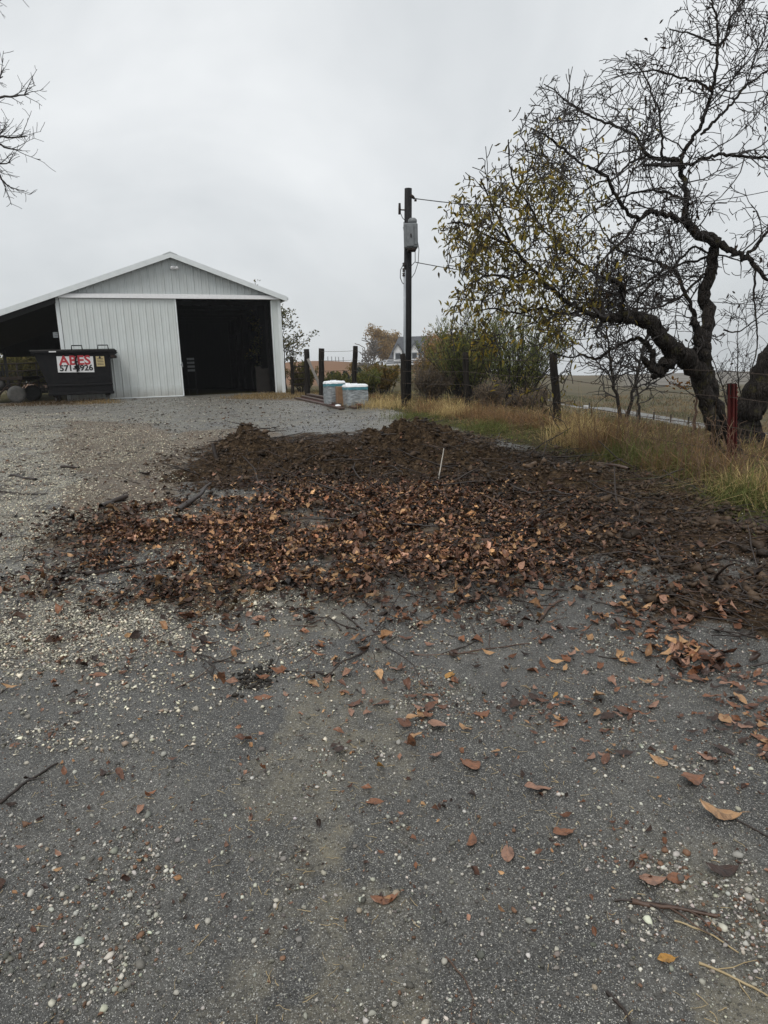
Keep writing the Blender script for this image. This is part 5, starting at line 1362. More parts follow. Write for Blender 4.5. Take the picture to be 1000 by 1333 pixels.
carry(limb('branch', [(893, 290, .05), (875, 283, -.1), (856, 276, -.2), (842, 276, -.3), (833, 286, -.4), (815, 274, -.5), (798, 250, -.6), (789, 231, -.7), (776, 222, -.8), (762, 216, -.9), (738, 198, -1), (714, 180, -1.1), (692, 167, -1.2)], [9, 8.5, 8, 7, 6.5, 6, 5.5, 5, 4.5, 4, 3.5, 3, 2], 7, 15))
carry(limb('branch', [(938, 318, 0), (952, 326, -.1), (969, 334, -.2), (984, 350, -.3), (1000, 364, -.4), (1030, 372, -.5)], [12, 10, 8.5, 7, 5, 4], 8, 16))
carry(limb('branch', [(914, 452, .2), (908, 425, .25), (896, 392, .3), (886, 366, .35), (877, 352, .4), (862, 346, .45), (842, 339, .5), (822, 334, .55), (806, 326, .6), (790, 308, .7), (775, 285, .8)], [11, 9, 7, 6.5, 6, 5, 5, 4.5, 4, 3, 2], 7, 17))
carry(limb('branch', [(877, 350, .4), (893, 330, .4), (905, 322, .3), (922, 330, .2)], [5, 4.5, 4, 4], 6, 18))
carry(limb('branch', [(830, 288, -.4), (818, 306, -.5), (800, 322, -.6), (780, 345, -.7), (756, 362, -.8)], [5, 4.5, 4, 3, 2], 6, 19))
carry(limb('branch', [(868, 348, .4), (850, 362, .3), (828, 374, .2), (805, 384, .1), (780, 384, 0)], [4.5, 4, 3.5, 3, 2], 6, 20))
carry(limb('branch', [(842, 202, .5), (820, 214, .5), (800, 232, .5), (775, 240, .4), (748, 258, .3)], [4.5, 4, 3.5, 3, 2], 6, 21))
carry(limb('branch', [(862, 204, .4), (862, 180, .4), (858, 150, .5), (848, 122, .6), (838, 96, .6), (824, 80, .6)], [4.5, 4, 3.5, 3, 2.5, 1.6], 6, 22))
carry(limb('branch', [(933, 60, -.3), (915, 50, -.2), (895, 44, -.1), (872, 38, 0)], [3.5, 3, 2.5, 1.6], 6, 23))
carry(limb('branch', [(928, 120, -.2), (908, 108, -.3), (880, 100, -.4), (850, 92, -.5), (820, 96, -.5)], [4, 3.5, 3, 2.5, 1.6], 6, 24))
carry(limb('branch', [(932, 70, -.3), (944, 48, -.3), (952, 24, -.2), (966, 4, -.2), (975, -20, -.2)], [4, 3.5, 3, 2.5, 2], 6, 25))
carry(limb('branch', [(692, 352, -1.3), (668, 362, -1.4), (645, 358, -1.5), (618, 366, -1.6), (600, 384, -1.6)], [4, 3.5, 3, 2.5, 1.6], 6, 26))
carry(limb('branch', [(666, 317, -1.3), (645, 312, -1.3), (622, 300, -1.3), (600, 290, -1.3), (582, 292, -1.3)], [4, 3, 2.6, 2.2, 1.5], 6, 27))
carry(limb('branch', [(758, 405, -1.1), (735, 410, -1.2), (705, 402, -1.3), (672, 408, -1.4), (642, 402, -1.5), (616, 408, -1.5)], [5, 4, 3.6, 3, 2.4, 1.6], 6, 28))
carry(limb('branch', [(700, 290, -1.5), (690, 268, -1.5), (672, 245, -1.5), (664, 215, -1.4), (662, 182, -1.4)], [3.5, 3, 2.6, 2.2, 1.4], 6, 29))
carry(limb('branch', [(969, 334, -.2), (985, 322, -.2), (1000, 300, -.3), (1020, 280, -.4)], [6, 5, 4, 3], 6, 30))
carry(limb('branch', [(925, 352, .1), (905, 368, 0), (880, 390, -.1), (850, 402, -.2), (815, 400, -.3), (780, 395, -.4), (745, 380, -.5)], [5, 4.5, 4, 4, 3, 2.4, 1.6], 6, 33))
carry(limb('branch', [(930, 330, .1), (908, 340, .4), (885, 345, .6), (855, 365, .7), (825, 395, .8), (800, 430, .8)], [5, 4.5, 4, 3.5, 3, 2], 6, 34))
carry(limb('branch', [(894, 262, .2), (870, 252, .5), (845, 250, .8), (815, 255, 1.0), (785, 268, 1.1), (755, 290, 1.2)], [5, 4.5, 4, 3.5, 3, 2], 6, 35))
hang = limb('branch', [(984, 352, -.3), (982, 385, -.4), (984, 410, -.5), (986, 440, -.5), (984, 462, -.55), (976, 488, -.6)], [4, 3, 2.6, 2.4, 2, 1.4], 6, 31)
carry(limb('branch', [(942, 430, .1), (962, 432, .1), (982, 418, .1), (1000, 404, .1)], [3, 2.5, 2.2, 1.6], 6, 32))
G = Grow(5)
spec = [(6.5, .55, .18, .35), (8.0, .50, .22, .25), (5.0, .5, .27, .2)]
def topx(P):  # photo x of a local point, used to keep the leafy side of the crown to the left
    q = P + TO - np.array([0, 0, EYE]); return 500 + FPX * q.dot(rt) / q.dot(fw)
for P, R in LB_:
    L = np.linalg.norm(np.diff(P, axis=0), axis=1); cum = np.concatenate([[0], np.cumsum(L)]); T = cum[-1]
    n = int(T * 6.6)
    for _ in range(n):
        t = G.r.uniform(.12, 1.0) * T; i = min(np.searchsorted(cum, t) - 1, len(P) - 2); i = max(i, 0); f = (t - cum[i]) / (L[i] + 1e-9)
        q = P[i] * (1 - f) + P[i + 1] * f
        if R[i] > .10 and G.r.random() < .6: continue
        dd = nrm(P[i + 1] - P[i]); a = G.r.normal(0, 1, 3) + np.array([0, 0, .25]); a = nrm(a - dd * a.dot(dd)); ang = math.radians(G.r.uniform(35, 80))
        G.twig(q, dd * math.cos(ang) + a * math.sin(ang), G.r.uniform(.35, 1.05), min(.011, R[i] * .5), 0, spec)
    # leader tip
    G.twig(P[-1], P[-1] - P[-2], .5, max(R[-1], .008), 0, spec)
MINR = .0048
def keepx(P):
    q = P + TO - np.array([0, 0, EYE]); x = 500 + FPX * q.dot(rt) / q.dot(fw); y = 667 - FPX * q.dot(up) / q.dot(fw)
    return x > np.interp(y, [0, 60, 98, 125, 180, 240, 290, 420], [890, 840, 705, 690, 632, 596, 574, 584])
G.segs = [g_s for g_s in G.segs if keepx(g_s[0][-1]) and keepx(g_s[0][0])]; G.tips = [g_t for g_t in G.tips if keepx(g_t[0]) and keepx(g_t[0] - g_t[1] * g_t[2] * 2.0)]
V, F = tubes_np([(P, np.maximum(R, MINR)) for P, R, lv in G.segs], 4)
tag(link('twigs', npmesh('twigs', V, F, M['barkfine'], True), tree), None, None, None, 'stuff')
OL = np.array([(.25, .21, .045), (.19, .165, .04), (.32, .25, .05), (.13, .11, .04), (.38, .27, .055), (.09, .07, .035)])
BRN = np.array([(.035, .022, .014), (.05, .03, .018), (.028, .02, .014)])
C, D, L, K = [], [], [], []
for p, d, l in G.tips:
    x = topx(p); q = p + TO - np.array([0, 0, EYE]); y = 667 - FPX * q.dot(up) / q.dot(fw)
    dens = np.interp(x, [560, 700, 760, 800, 840, 900], [4.2, 3.0, 1.4, .6, .22, .10]) * np.interp(y, [130, 200, 270, 420, 470], [.0, .25, 1, 1, .7])
    if x > 820: dens = .16
    for _ in range(G.r.poisson(dens * .66)):
        dirr = nrm(np.array([0, 0, -.9]) + G.r.normal(0, .55, 3) + .5 * d)
        C.append(p + G.r.normal(0, .05, 3)); D.append(dirr); L.append(G.r.uniform(.055, .105))
        ol = x < 800 + G.r.normal(0, 30)
        K.append((OL[G.r.integers(6)] if ol else BRN[G.r.integers(3)]) * G.r.uniform(.7, 1.25))
C, D, L, K = map(np.array, (C, D, L, K)); print('tree leaves', len(C), 'twigs', len(G.segs))
dist = np.linalg.norm(C + TO - np.array([0, 0, EYE]), axis=1); order = np.argsort(-L / dist)
one = {}
for i in order[:290]:
    key = (int(i) % 6, int(G.r.integers(4)))
    if key not in one:
        one[key] = leaves_mesh('leaf', np.zeros((1, 3)), np.array([[1., 0, 0]]), np.array([.1]), .32, OL[key[0]][None] * (.7 + .15 * key[1]), seed=key[0] * 4 + key[1])
    o = link('leaf', one[key], tree); o.location = C[i]; o.scale = (L[i] * 10,) * 3
    o.rotation_euler = Vector(D[i]).to_track_quat('X', 'Z').to_euler()
rest = order[290:]
tag(link('leaves', leaves_mesh('leaves', C[rest], D[rest], L[rest], .32, K[rest], seed=3), tree), None, None, None, 'stuff')

def generic_tree(name, base, h, crown_w, nstem, label, cat='tree', seed=0, r0=.08, spec=None, leafn=0, leafc=OL, leafL=(.05, .09), mat='bark', tmat='barkfine', spread=.5, group=None, minr=.006, nsub=6, upb=.5, lean=(0, 0), first=.25, leaf_clump=.10):
    t = empty(name, base, 0, label, cat, group); g = Grow(seed); r = g.r
    sp = spec or [(7, .5, .2, .4), (6, .5, .25, .2)]
    limbs = []
    for s in range(nstem):
        a = r.uniform(0, 2 * PI); k = 7; P = [np.array([math.cos(a), math.sin(a), 0]) * r0 * (nstem > 1)]
        d = nrm(np.array([math.cos(a) * spread + lean[0], math.sin(a) * spread + lean[1], 1.0])); Ls = h * r.uniform(.75, 1.0) / d[2]; st = Ls / (k - 1)
        for i in range(k - 1):
            d = nrm(d + r.normal(0, .09, 3) + np.array([0, 0, .10])); P.append(P[-1] + d * st)
        P = np.array(P); R = np.linspace(r0, max(r0 * .15, minr), k) / (1 if nstem == 1 else nstem ** .3); R[0] *= 1.3; limbs.append((P, R))
        V, F = tubes_np([smooth_path(P, R, 3, .02, seed + s)], 8)
        link('trunk' if nstem < 4 else 'stem', npmesh('trunk', V, F, M[mat], True), t)
        for _ in range(nsub):
            u = r.uniform(first, .95) * (k - 1); i = int(u); q = P[i] + (P[min(i + 1, k - 1)] - P[i]) * (u - i)
            a2 = r.uniform(0, 2 * PI); dd = nrm(np.array([math.cos(a2), math.sin(a2), upb + r.normal(0, .25)]))
            g.twig(q, dd, crown_w * r.uniform(.28, .55) * (1.15 - u / k * .8), max(R[i] * .5, minr), 0, sp)
    if g.segs:
        V, F = tubes_np([(P, np.maximum(R, minr)) for P, R, lv in g.segs], 4)
        tag(link('branches', npmesh('branches', V, F, M[tmat], True), t), None, None, None, 'stuff')
    if leafn and g.tips:
        idx = r.integers(0, len(g.tips), leafn)
        Pp = np.array([g.tips[i][0] for i in idx]) + r.normal(0, leaf_clump, (leafn, 3)); Dd = np.array([g.tips[i][1] for i in idx]) * .6 + r.normal(0, .5, (leafn, 3)) + np.array([0, 0, -.1])
        cc = leafc[r.integers(0, len(leafc), leafn)] * r.uniform(.6, 1.3, (leafn, 1))
        tag(link('foliage', leaves_mesh('foliage', Pp, Dd, r.uniform(*leafL, leafn), .45, cc, seed=seed), t), None, None, None, 'stuff')
    return t
def ob(px, py, Y, dz=0):
    p = at(px, py, Y); return Vector((p.x, Y, float(H(p.x, Y)) + dz))
# second trunk at the right edge
t2 = empty('leaning_tree', ob(965, 575, TY0 + 1.2), 0, 'thick leaning tree trunk running out of the right edge of the photo', 'tree')
T2 = np.array(t2.location); TY1 = TY0 + 1.2
def limb2(pts, wpx, seed):
    P, R = smooth_path([np.array(at(a, b, TY1 + c)) - T2 for a, b, c in pts], [w_ * TY1 / 865 / 2 for w_ in wpx], 5, .02, seed)
    V, F = tubes_np([(P, R)], 14); n = len(P); V3 = V.reshape(n, 14, 3); rr = np.random.default_rng(seed)
    V3 = P[:, None] + (V3 - P[:, None]) * (1 + rr.normal(0, .05, (n, 14)))[..., None]
    link('trunk', npmesh('trunk', V3.reshape(-1, 3), F, M['bark'], True), t2); return P, R
limb2([(962, 600, 0), (966, 575, 0), (970, 555, 0), (978, 530, 0), (990, 500, 0), (1003, 470, 0), (1020, 440, .1), (1045, 400, .2)], [62, 46, 36, 33, 32, 30, 24, 16], 41)
limb2([(985, 600, .1), (984, 580, .1), (978, 560, .1)], [34, 30, 22], 42)
limb2([(1020, 440, .1), (1015, 380, .1), (1030, 320, .2), (1060, 280, .2)], [14, 9, 6, 4], 43)
# bare multi-stem sapling and thin saplings beyond the fence
generic_tree('sapling', ob(812, 560, 17.5, .0), 4.2, 3.0, 2, 'bare two-stemmed dark sapling beyond the fence, left of big tree', seed=11, r0=.06, spread=.30, nsub=26, leafn=0, first=.18, minr=.006, upb=.9)
generic_tree('sapling', ob(832, 556, 16.5), 2.2, 1.8, 1, 'shorter bare sapling just right of the two-stemmed one', seed=12, r0=.035, spread=.25, nsub=12, minr=.005, upb=.8)
ORG = np.array([(.22, .10, .02), (.16, .07, .02), (.26, .14, .03), (.12, .06, .02)])
generic_tree('sapling', ob(900, 578, 12.6), 1.35, 1.0, 1, 'thin orange-brown sapling with few rusty leaves beside the big trunk', seed=13, r0=.035, spread=.05, nsub=9, leafn=120, leafc=ORG, leafL=(.06, .10), mat='barkbrown', leaf_clump=.06, first=.6)
generic_tree('sapling', ob(918, 578, 13.4), .9, .5, 1, 'short stubby brown sapling between the trunk and orange sapling', seed=14, r0=.04, spread=.15, nsub=3, mat='barkbrown')
generic_tree('sapling', ob(965, 560, 15.0), 2.9, 2.2, 3, 'fine-twigged bare bush behind the big trunk, right side', seed=15, r0=.03, spread=.5, nsub=14, minr=.004, upb=.9, leafn=60, leafc=BRN)
# tree right of the barn
GRN = np.array([(.10, .11, .045), (.15, .14, .05), (.08, .085, .035), (.22, .17, .06)])
generic_tree('barn_side_tree', ob(372, 505, 36), 5.9, 3.6, 5, 'loose leafy shrub tree rising behind the right corner of barn', seed=16, r0=.06, spread=.32, nsub=9, leafn=2600, leafc=GRN, leafL=(.10, .19), minr=.012, upb=.8, spec=[(3, .5, .15, .4), (3, .5, .2, .2)], leaf_clump=.10)
# bush behind dumpster, beyond the lean-to
OLV = np.array([(.17, .16, .05), (.23, .20, .065), (.13, .12, .04), (.28, .23, .08)])
# willow-like shrub behind fence
def willow(name, base, h, w_, nst, leafn, label, cols, seed, leafL=(.05, .10), wr=.22, r0=.02, mat='barkfine', cat='bush'):
    t = empty(name, base, 0, label, cat); r = np.random.default_rng(seed); segs = []; C, D = [], []
    for s in range(nst):
        a = r.uniform(0, 2 * PI); rr0 = abs(r.normal(0, .16)) * w_; fl = r.uniform(.05, .62); k = 9
        P = [np.array([math.cos(a) * rr0 * .5, math.sin(a) * rr0 * .5, 0])]; d = nrm(np.array([math.cos(a) * fl, math.sin(a) * fl, 1])); Ls = h * r.uniform(.6, 1.05) * (1 - .25 * fl); st = Ls / (k - 1)
        for i in range(k - 1):
            d = nrm(d + r.normal(0, .06, 3) + np.array([math.cos(a), math.sin(a), 0]) * .03); P.append(P[-1] + d * st)
        P = np.array(P); segs.append((P, np.linspace(r0, .005, k)))
        for _ in range(10):
            u = r.uniform(.25, .95) * (k - 1); i = int(u); q = P[i] + (P[i + 1] - P[i]) * (u - i)
            dd = nrm(np.array([r.normal(0, .5), r.normal(0, .5), 1.0])); Lq = h * r.uniform(.10, .26)
            Q = crook(q, q + dd * Lq, 5, .06); segs.append((Q, np.linspace(.007, .004, 5)))
            m = max(1, leafn // (nst * 10))
            tt = r.uniform(.0, 1, m)
            for t_ in tt:
                j = min(int(t_ * 4), 3); C.append(Q[j] + (Q[j + 1] - Q[j]) * (t_ * 4 - j) + r.normal(0, .03, 3)); D.append(dd * .9 + r.normal(0, .5, 3))
    V, F = tubes_np(segs, 4); tag(link('stems', npmesh('stems', V, F, M[mat], True), t), None, None, None, 'stuff')
    C = np.array(C); D = np.array(D); n = len(C)
    patch = fbm(C[:, 0] + C[:, 1] * .5, C[:, 2] + C[:, 1], .9, 3, seed) * .5 + .5
    ci = np.clip((patch * len(cols) + r.normal(0, .8, n)).astype(int), 0, len(cols) - 1)
    cc = cols[ci] * r.uniform(.65, 1.3, (n, 1))
    tag(link('foliage', leaves_mesh('foliage', C, D, r.uniform(*leafL, n), wr, cc, seed=seed), t), None, None, None, 'stuff'); return t
willow('bush', ob(24, 513, 46), 3.4, 4.2, 60, 12000, 'olive green bush seen through the lean-to left of the dumpster', OLV, 17, (.12, .22), .34)
willow('bush', ob(60, 513, 47), 3.2, 4.2, 60, 12000, 'olive bush behind the dumpster beyond the lean-to', OLV * .85, 19, (.12, .22), .34)
WC = np.array([(.13, .16, .055), (.19, .21, .07), (.26, .26, .085), (.34, .30, .10)])
YC = np.array([(.13, .125, .04), (.20, .165, .05), (.30, .20, .06), (.36, .23, .08)])
willow('willow_shrub', ob(672, 530, 19.5), 3.0, 3.0, 60, 9500, 'tall dense green willow-like shrub behind the leaning fence post', WC, 21, (.06, .12), .22)
willow('willow_shrub', ob(612, 528, 21.5), 2.9, 2.6, 50, 7500, 'green shrub with upright shoots behind the second fence post', WC, 22, (.07, .13), .22)
willow('willow_shrub', ob(592, 525, 26), 2.5, 2.0, 45, 7000, 'yellowing shrub just right of the utility pole', YC, 23, (.08, .15), .25)
willow('low_bush', ob(497, 515, 30), 1.35, 3.6, 44, 6000, 'low olive bush left of the utility pole behind the fence', YC * .85, 24, (.09, .16), .3)
willow('low_bush', ob(478, 512, 27), 1.15, 2.0, 34, 4500, 'small green-yellow bush right behind the wrapped loads', np.array([(.11, .13, .04), (.18, .18, .055), (.24, .21, .07)]), 25, (.08, .14), .3)
willow('low_bush', ob(440, 505, 36), 1.1, 3.0, 30, 3500, 'low green bush behind the fence gap left of wrapped loads', np.array([(.12, .13, .045), (.19, .17, .06)]), 26, (.10, .18), .3)
willow('low_bush', ob(395, 505, 33), 1.5, 2.4, 26, 3000, 'olive weeds thick behind the gate beside the barn', OLV * .7, 27, (.10, .17), .3)
GRY = np.array([(.15, .12, .09), (.21, .16, .11), (.27, .21, .14), (.17, .12, .07)])
willow('dry_weed_clump', ob(560, 528, 21.2), 1.25, 2.2, 60, 6000, 'grey-brown dead weed clump right of the utility pole foot', GRY, 28, (.05, .10), .3, .010, 'barkfar')
willow('dry_weed_clump', ob(640, 545, 18.0), .8, 1.8, 40, 3000, 'low dead weeds at the foot of green shrubs', GRY * 1.1, 29, (.04, .08), .3, .008, 'barkfar')
willow('dry_weed_clump', ob(690, 540, 18.5), .8, 2.0, 40, 3000, 'brown dead weeds left of the leaning fence post', GRY * 1.1, 30, (.04, .08), .3, .008, 'barkfar')
# far trees round the house
FY = np.array([(.42, .27, .10), (.34, .22, .09), (.50, .34, .14), (.26, .18, .08)])
FO_ = np.array([(.36, .21, .09), (.44, .26, .12), (.28, .18, .08), (.20, .17, .07)])
FE = np.array([(.025, .042, .03), (.035, .05, .035), (.02, .03, .022)])
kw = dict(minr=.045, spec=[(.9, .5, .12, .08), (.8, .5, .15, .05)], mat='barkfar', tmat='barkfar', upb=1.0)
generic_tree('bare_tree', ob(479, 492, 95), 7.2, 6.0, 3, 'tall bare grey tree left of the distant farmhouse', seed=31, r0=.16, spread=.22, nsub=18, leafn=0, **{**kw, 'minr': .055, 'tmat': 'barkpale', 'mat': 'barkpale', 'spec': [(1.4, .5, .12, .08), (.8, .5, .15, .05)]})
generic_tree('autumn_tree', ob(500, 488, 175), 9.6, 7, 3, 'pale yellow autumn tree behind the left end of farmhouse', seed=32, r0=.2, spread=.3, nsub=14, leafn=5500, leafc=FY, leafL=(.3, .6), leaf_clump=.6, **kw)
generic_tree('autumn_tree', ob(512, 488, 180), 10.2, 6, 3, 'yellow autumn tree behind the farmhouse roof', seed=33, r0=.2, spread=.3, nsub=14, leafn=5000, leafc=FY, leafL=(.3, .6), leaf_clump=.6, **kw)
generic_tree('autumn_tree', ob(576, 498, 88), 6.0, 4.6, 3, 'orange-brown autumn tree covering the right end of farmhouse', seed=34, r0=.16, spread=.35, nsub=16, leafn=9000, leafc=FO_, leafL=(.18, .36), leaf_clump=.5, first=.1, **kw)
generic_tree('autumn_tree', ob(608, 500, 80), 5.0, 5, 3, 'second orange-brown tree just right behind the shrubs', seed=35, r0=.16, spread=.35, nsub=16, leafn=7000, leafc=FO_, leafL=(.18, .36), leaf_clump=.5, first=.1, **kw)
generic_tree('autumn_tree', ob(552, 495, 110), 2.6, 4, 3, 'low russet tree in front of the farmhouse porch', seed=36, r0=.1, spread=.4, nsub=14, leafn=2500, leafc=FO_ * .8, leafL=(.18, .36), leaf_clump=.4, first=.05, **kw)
def conifer(px, py, Y, h, wd, label, seed):
    b = ob(px, py, Y); t = empty('evergreen_tree', b, 0, label, 'tree'); r = np.random.default_rng(seed)
    V, F = tubes_np([(np.array([(0, 0, 0), (0, 0, h * .5), (0, 0, h)]), np.array([.12, .07, .02]))], 6); link('trunk', npmesh('trunk', V, F, M['barkfar'], True), t)
    n = 2600; z = h * (1 - np.sqrt(r.random(n)) * .97); a = r.uniform(0, 2 * PI, n); rr = wd / 2 * (1 - z / h) * (.25 + .75 * r.random(n) ** .5) * (1 + .25 * np.sin(a * 5 + z * 3))
    C = np.stack([rr * np.cos(a), rr * np.sin(a), z], 1); D = np.stack([np.cos(a), np.sin(a), -.2 + r.normal(0, .3, n)], 1)
    tag(link('foliage', leaves_mesh('foliage', C, D, r.uniform(.2, .42, n), .35, FE[r.integers(0, 3, n)] * r.uniform(.7, 1.3, (n, 1)), seed=seed), t), None, None, None, 'stuff')
conifer(450, 492, 90, 1.9, 1.4, 'smallest dark evergreen on the brown hillside', 51)
conifer(433, 492, 90, 1.9, 1.7, 'round dark evergreen on the brown hillside left', 52)
conifer(466, 494, 80, 2.3, 2.4, 'dark evergreen beside the foot of the bare tree', 53)
conifer(486, 494, 84, 1.7, 2.8, 'dark evergreen between the bare tree and farmhouse', 54)
# off-frame tree whose twigs reach in at the upper left
LTY = 13.0
lt = empty('left_edge_tree', ob(-190, 560, LTY), 0, 'bare tree off the left edge with thin twigs reaching into the sky', 'tree')
LT = np.array(lt.location); g = Grow(77)
P, R = smooth_path([np.array(at(a, b, LTY)) - LT for a, b in ((-190, 570), (-186, 460), (-178, 350), (-185, 240), (-176, 130), (-170, 20), (-165, -80))], [.20, .17, .15, .13, .10, .07, .04], 5, .02, 5)
V, F = tubes_np([(P, R)], 12); link('trunk', npmesh('trunk', V, F, M['bark'], True), lt)
lspec = [(7.5, .42, .10, .12), (6.5, .45, .16, .2)]
for pts in ([(-180, 200), (-120, 160), (-60, 140), (-10, 130), (20, 126), (38, 123)], [(-183, 260), (-120, 210), (-60, 190), (-10, 180), (15, 180), (36, 178)], [(-183, 300), (-110, 250), (-50, 215), (-8, 222), (5, 238), (18, 247)],
            [(-176, 150), (-130, 90), (-70, 40), (-20, 14), (-4, 4), (2, -6)], [(-180, 180), (-120, 130), (-60, 112), (-20, 110), (4, 100)], [(-182, 240), (-120, 200), (-60, 180), (-10, 186), (10, 194), (28, 196)], [(-182, 280), (-100, 235), (-50, 200), (-14, 205), (0, 214), (14, 212)]):
    P, R = smooth_path([np.array(at(a, b, LTY + .1 * i)) - LT for i, (a, b) in enumerate(pts)], list(np.linspace(.045, .008, len(pts))), 4, .01, len(pts))
    V, F = tubes_np([(P, R)], 6); link('branch', npmesh('branch', V, F, M['barkfine'], True), lt)
    L = np.linalg.norm(np.diff(P, axis=0), axis=1).sum()
    for _ in range(int(L * 6)):
        i = g.r.integers(3, len(P) - 1); dd = nrm(P[i + 1] - P[i]) if i + 1 < len(P) else nrm(P[i] - P[i - 1]); a = g.r.normal(0, 1, 3) + np.array([0, 0, .6]); a = nrm(a - dd * a.dot(dd))
        g.twig(P[i], dd * .8 + a * .6, g.r.uniform(.2, .55), .007, 0, lspec)
V, F = tubes_np([(P, np.maximum(R, .004)) for P, R, lv in g.segs], 4); tag(link('twigs', npmesh('twigs', V, F, M['barkfine'], True), lt), None, None, None, 'stuff')

# ------------------------------------------------------------------ grass and weeds along the fence
def blades(name, xy, h, wd, cols, label, lean=.35, seed=0):
    r = np.random.default_rng(seed); n = len(xy); z = top_z(xy[:, 0], xy[:, 1]) - .01
    B = np.stack([xy[:, 0], xy[:, 1], z], 1); a = r.uniform(0, 2 * PI, n); S = np.stack([np.cos(a), np.sin(a), 0 * a], 1) * (wd / 2)[:, None]
    b = r.uniform(0, 2 * PI, n); l = np.where(r.random(n) < .28, r.uniform(.8, 2.2, n), np.abs(r.normal(0, lean, n))); Dr = np.stack([np.cos(b) * l, np.sin(b) * l, np.ones(n)], 1)
    m = B + Dr * (h * .55)[:, None]; tip = B + np.stack([np.cos(b) * l * 2.1, np.sin(b) * l * 2.1, np.ones(n) * np.maximum(1 - l * .6, .25)], 1) * h[:, None]
    V = np.stack([B - S, B + S, m + S * .8, m - S * .8, tip], 1).reshape(-1, 3)
    T = np.array([(0, 1, 2), (0, 2, 3), (3, 2, 4)]); Fs = (T[None] + (np.arange(n) * 5)[:, None, None]).reshape(-1, 3)
    return tag(link(name, npmesh(name, V, Fs, M['blades'], False, {'col': np.repeat(cols, 5, 0)})), label, None, None, 'stuff')
def fs_(x, y): return (x - gF[0].x) * .906 + (y - gF[0].y) * .424     # distance east of the fence line
BO2 = np.array(BO[:2]); bc, bs = math.cos(BA), math.sin(BA)
def inbarn(x, y):
    u = (x - BO2[0]) * bc + (y - BO2[1]) * bs; v = -(x - BO2[0]) * bs + (y - BO2[1]) * bc
    return (u > -4.4) & (u < 9.4) & (v > -.05) & (v < 15.2)
def d_grass(x, y):
    v = masks(x, y)[3]; s = fs_(x, y)
    return infrustum(x, y) * (1 - inbarn(x, y)) * v * np.interp(s, [-3, -1.2, 0, 2, 8, 30], [.5, .8, 1, .8, .45, .2])
xy = scatter(70000, d_grass, -12, 22, 5.5, 40)
n = len(xy); s = fs_(xy[:, 0], xy[:, 1]); r = rng
pt = fbm(xy[:, 0], xy[:, 1], .8, 4, 61); p2 = fbm(xy[:, 0], xy[:, 1], 1.7, 3, 62)
STRAW = np.array([.40, .30, .14]); GREEN = np.array([.125, .14, .04]); RED = np.array([.22, .13, .065]); DULL = np.array([.19, .16, .085])
near_edge = np.interp(s, [-2.6, -.9, -.2, .8, 3], [.9, .7, .25, .10, .05])
gsel = r.random(n) < np.clip(near_edge * (.55 + 1.2 * pt) + .12, 0, 1)
col = np.where(gsel[:, None], GREEN, np.where((p2 > .12)[:, None], RED, np.where((pt > -.1)[:, None], STRAW, DULL)))
col = np.where(((s > 1.5) & ~gsel & (r.random(n) < .7))[:, None], DULL * .85, col)
col = col * r.uniform(.5, 1.35, (n, 1)) * (1 + r.normal(0, .08, (n, 3)))
h = r.gamma(5, .2, n) * np.interp(s, [-3, -1.5, -.5, .6, 3, 8], [.05, .07, .12, .20, .15, .14]) * (1 + .9 * pt) * np.where(gsel, .7, 1.0)
blades('tall_grass', xy, np.clip(h, .03, .8), r.uniform(.005, .011, n) * (1 + xy[:, 1] / 30), np.clip(col, .01, .6), 'long straw and green grass growing along the wire fence', .7, 5)
# bright seed-head tufts between the posts
C = []
tufts = [(gp(a, b), rr, hh, cc) for a, b, rr, hh, cc in ((748, 575, .45, .45, 0), (765, 580, .5, .4, 0), (700, 556, .5, .35, 1), (660, 553, .6, .38, 1), (625, 545, .5, .35, 1), (590, 541, .5, .32, 0), (815, 600, .4, .33, 2), (850, 606, .45, .3, 2), (880, 612, .4, .3, 1), (905, 620, .4, .3, 2), (985, 640, .4, .34, 0), (1000, 652, .4, .3, 0), (970, 655, .35, .35, 2), (930, 622, .35, .4, 1), (560, 537, .5, .3, 1), (500, 530, .8, .25, 0), (790, 590, .4, .5, 1), (640, 560, .6, .2, 2), (540, 545, .6, .15, 2))]
XY, HH, CC = [], [], []
pal = [np.array([.50, .38, .18]), np.array([.26, .16, .08]), np.array([.14, .155, .05])]
for p_, rr, hh, cc in tufts:
    m = int(650 * rr / .45); q = r.normal(0, rr * .5, (m, 2)) + np.array([p_.x, p_.y]); XY.append(q); HH.append(r.gamma(5, .17, m) * hh)
    CC.append(pal[cc] * r.uniform(.55, 1.4, (m, 1)))
XY, HH, CC = np.concatenate(XY), np.concatenate(HH), np.concatenate(CC)
blades('grass_tufts', XY, HH, r.uniform(.005, .010, len(XY)), CC, 'yellow, rusty and green grass tufts between the fence posts', .45, 6)
# dry tufts at the barn foot and on the yard
def d_dry(x, y):
    d = masks(x, y)[4]; return infrustum(x, y) * d * (1 - inbarn(x, y))
xy = scatter(9000, d_dry, -14, 2, 4, 30); n = len(xy)
far_ = xy[:, 1] > 23
cc = np.where((far_ & (xy[:, 0] > -11))[:, None], np.array([.25, .18, .085]), np.array([.09, .062, .032])) * r.uniform(.5, 1.4, (n, 1))
blades('matted_dry_grass', xy, np.where(far_, r.uniform(.05, .22, n), r.uniform(.008, .035, n)), np.where(far_, .015, .004) * r.uniform(.7, 1.3, n), cc, 'dry matted grass tufts at the barn foot and on gravel', .6, 7)

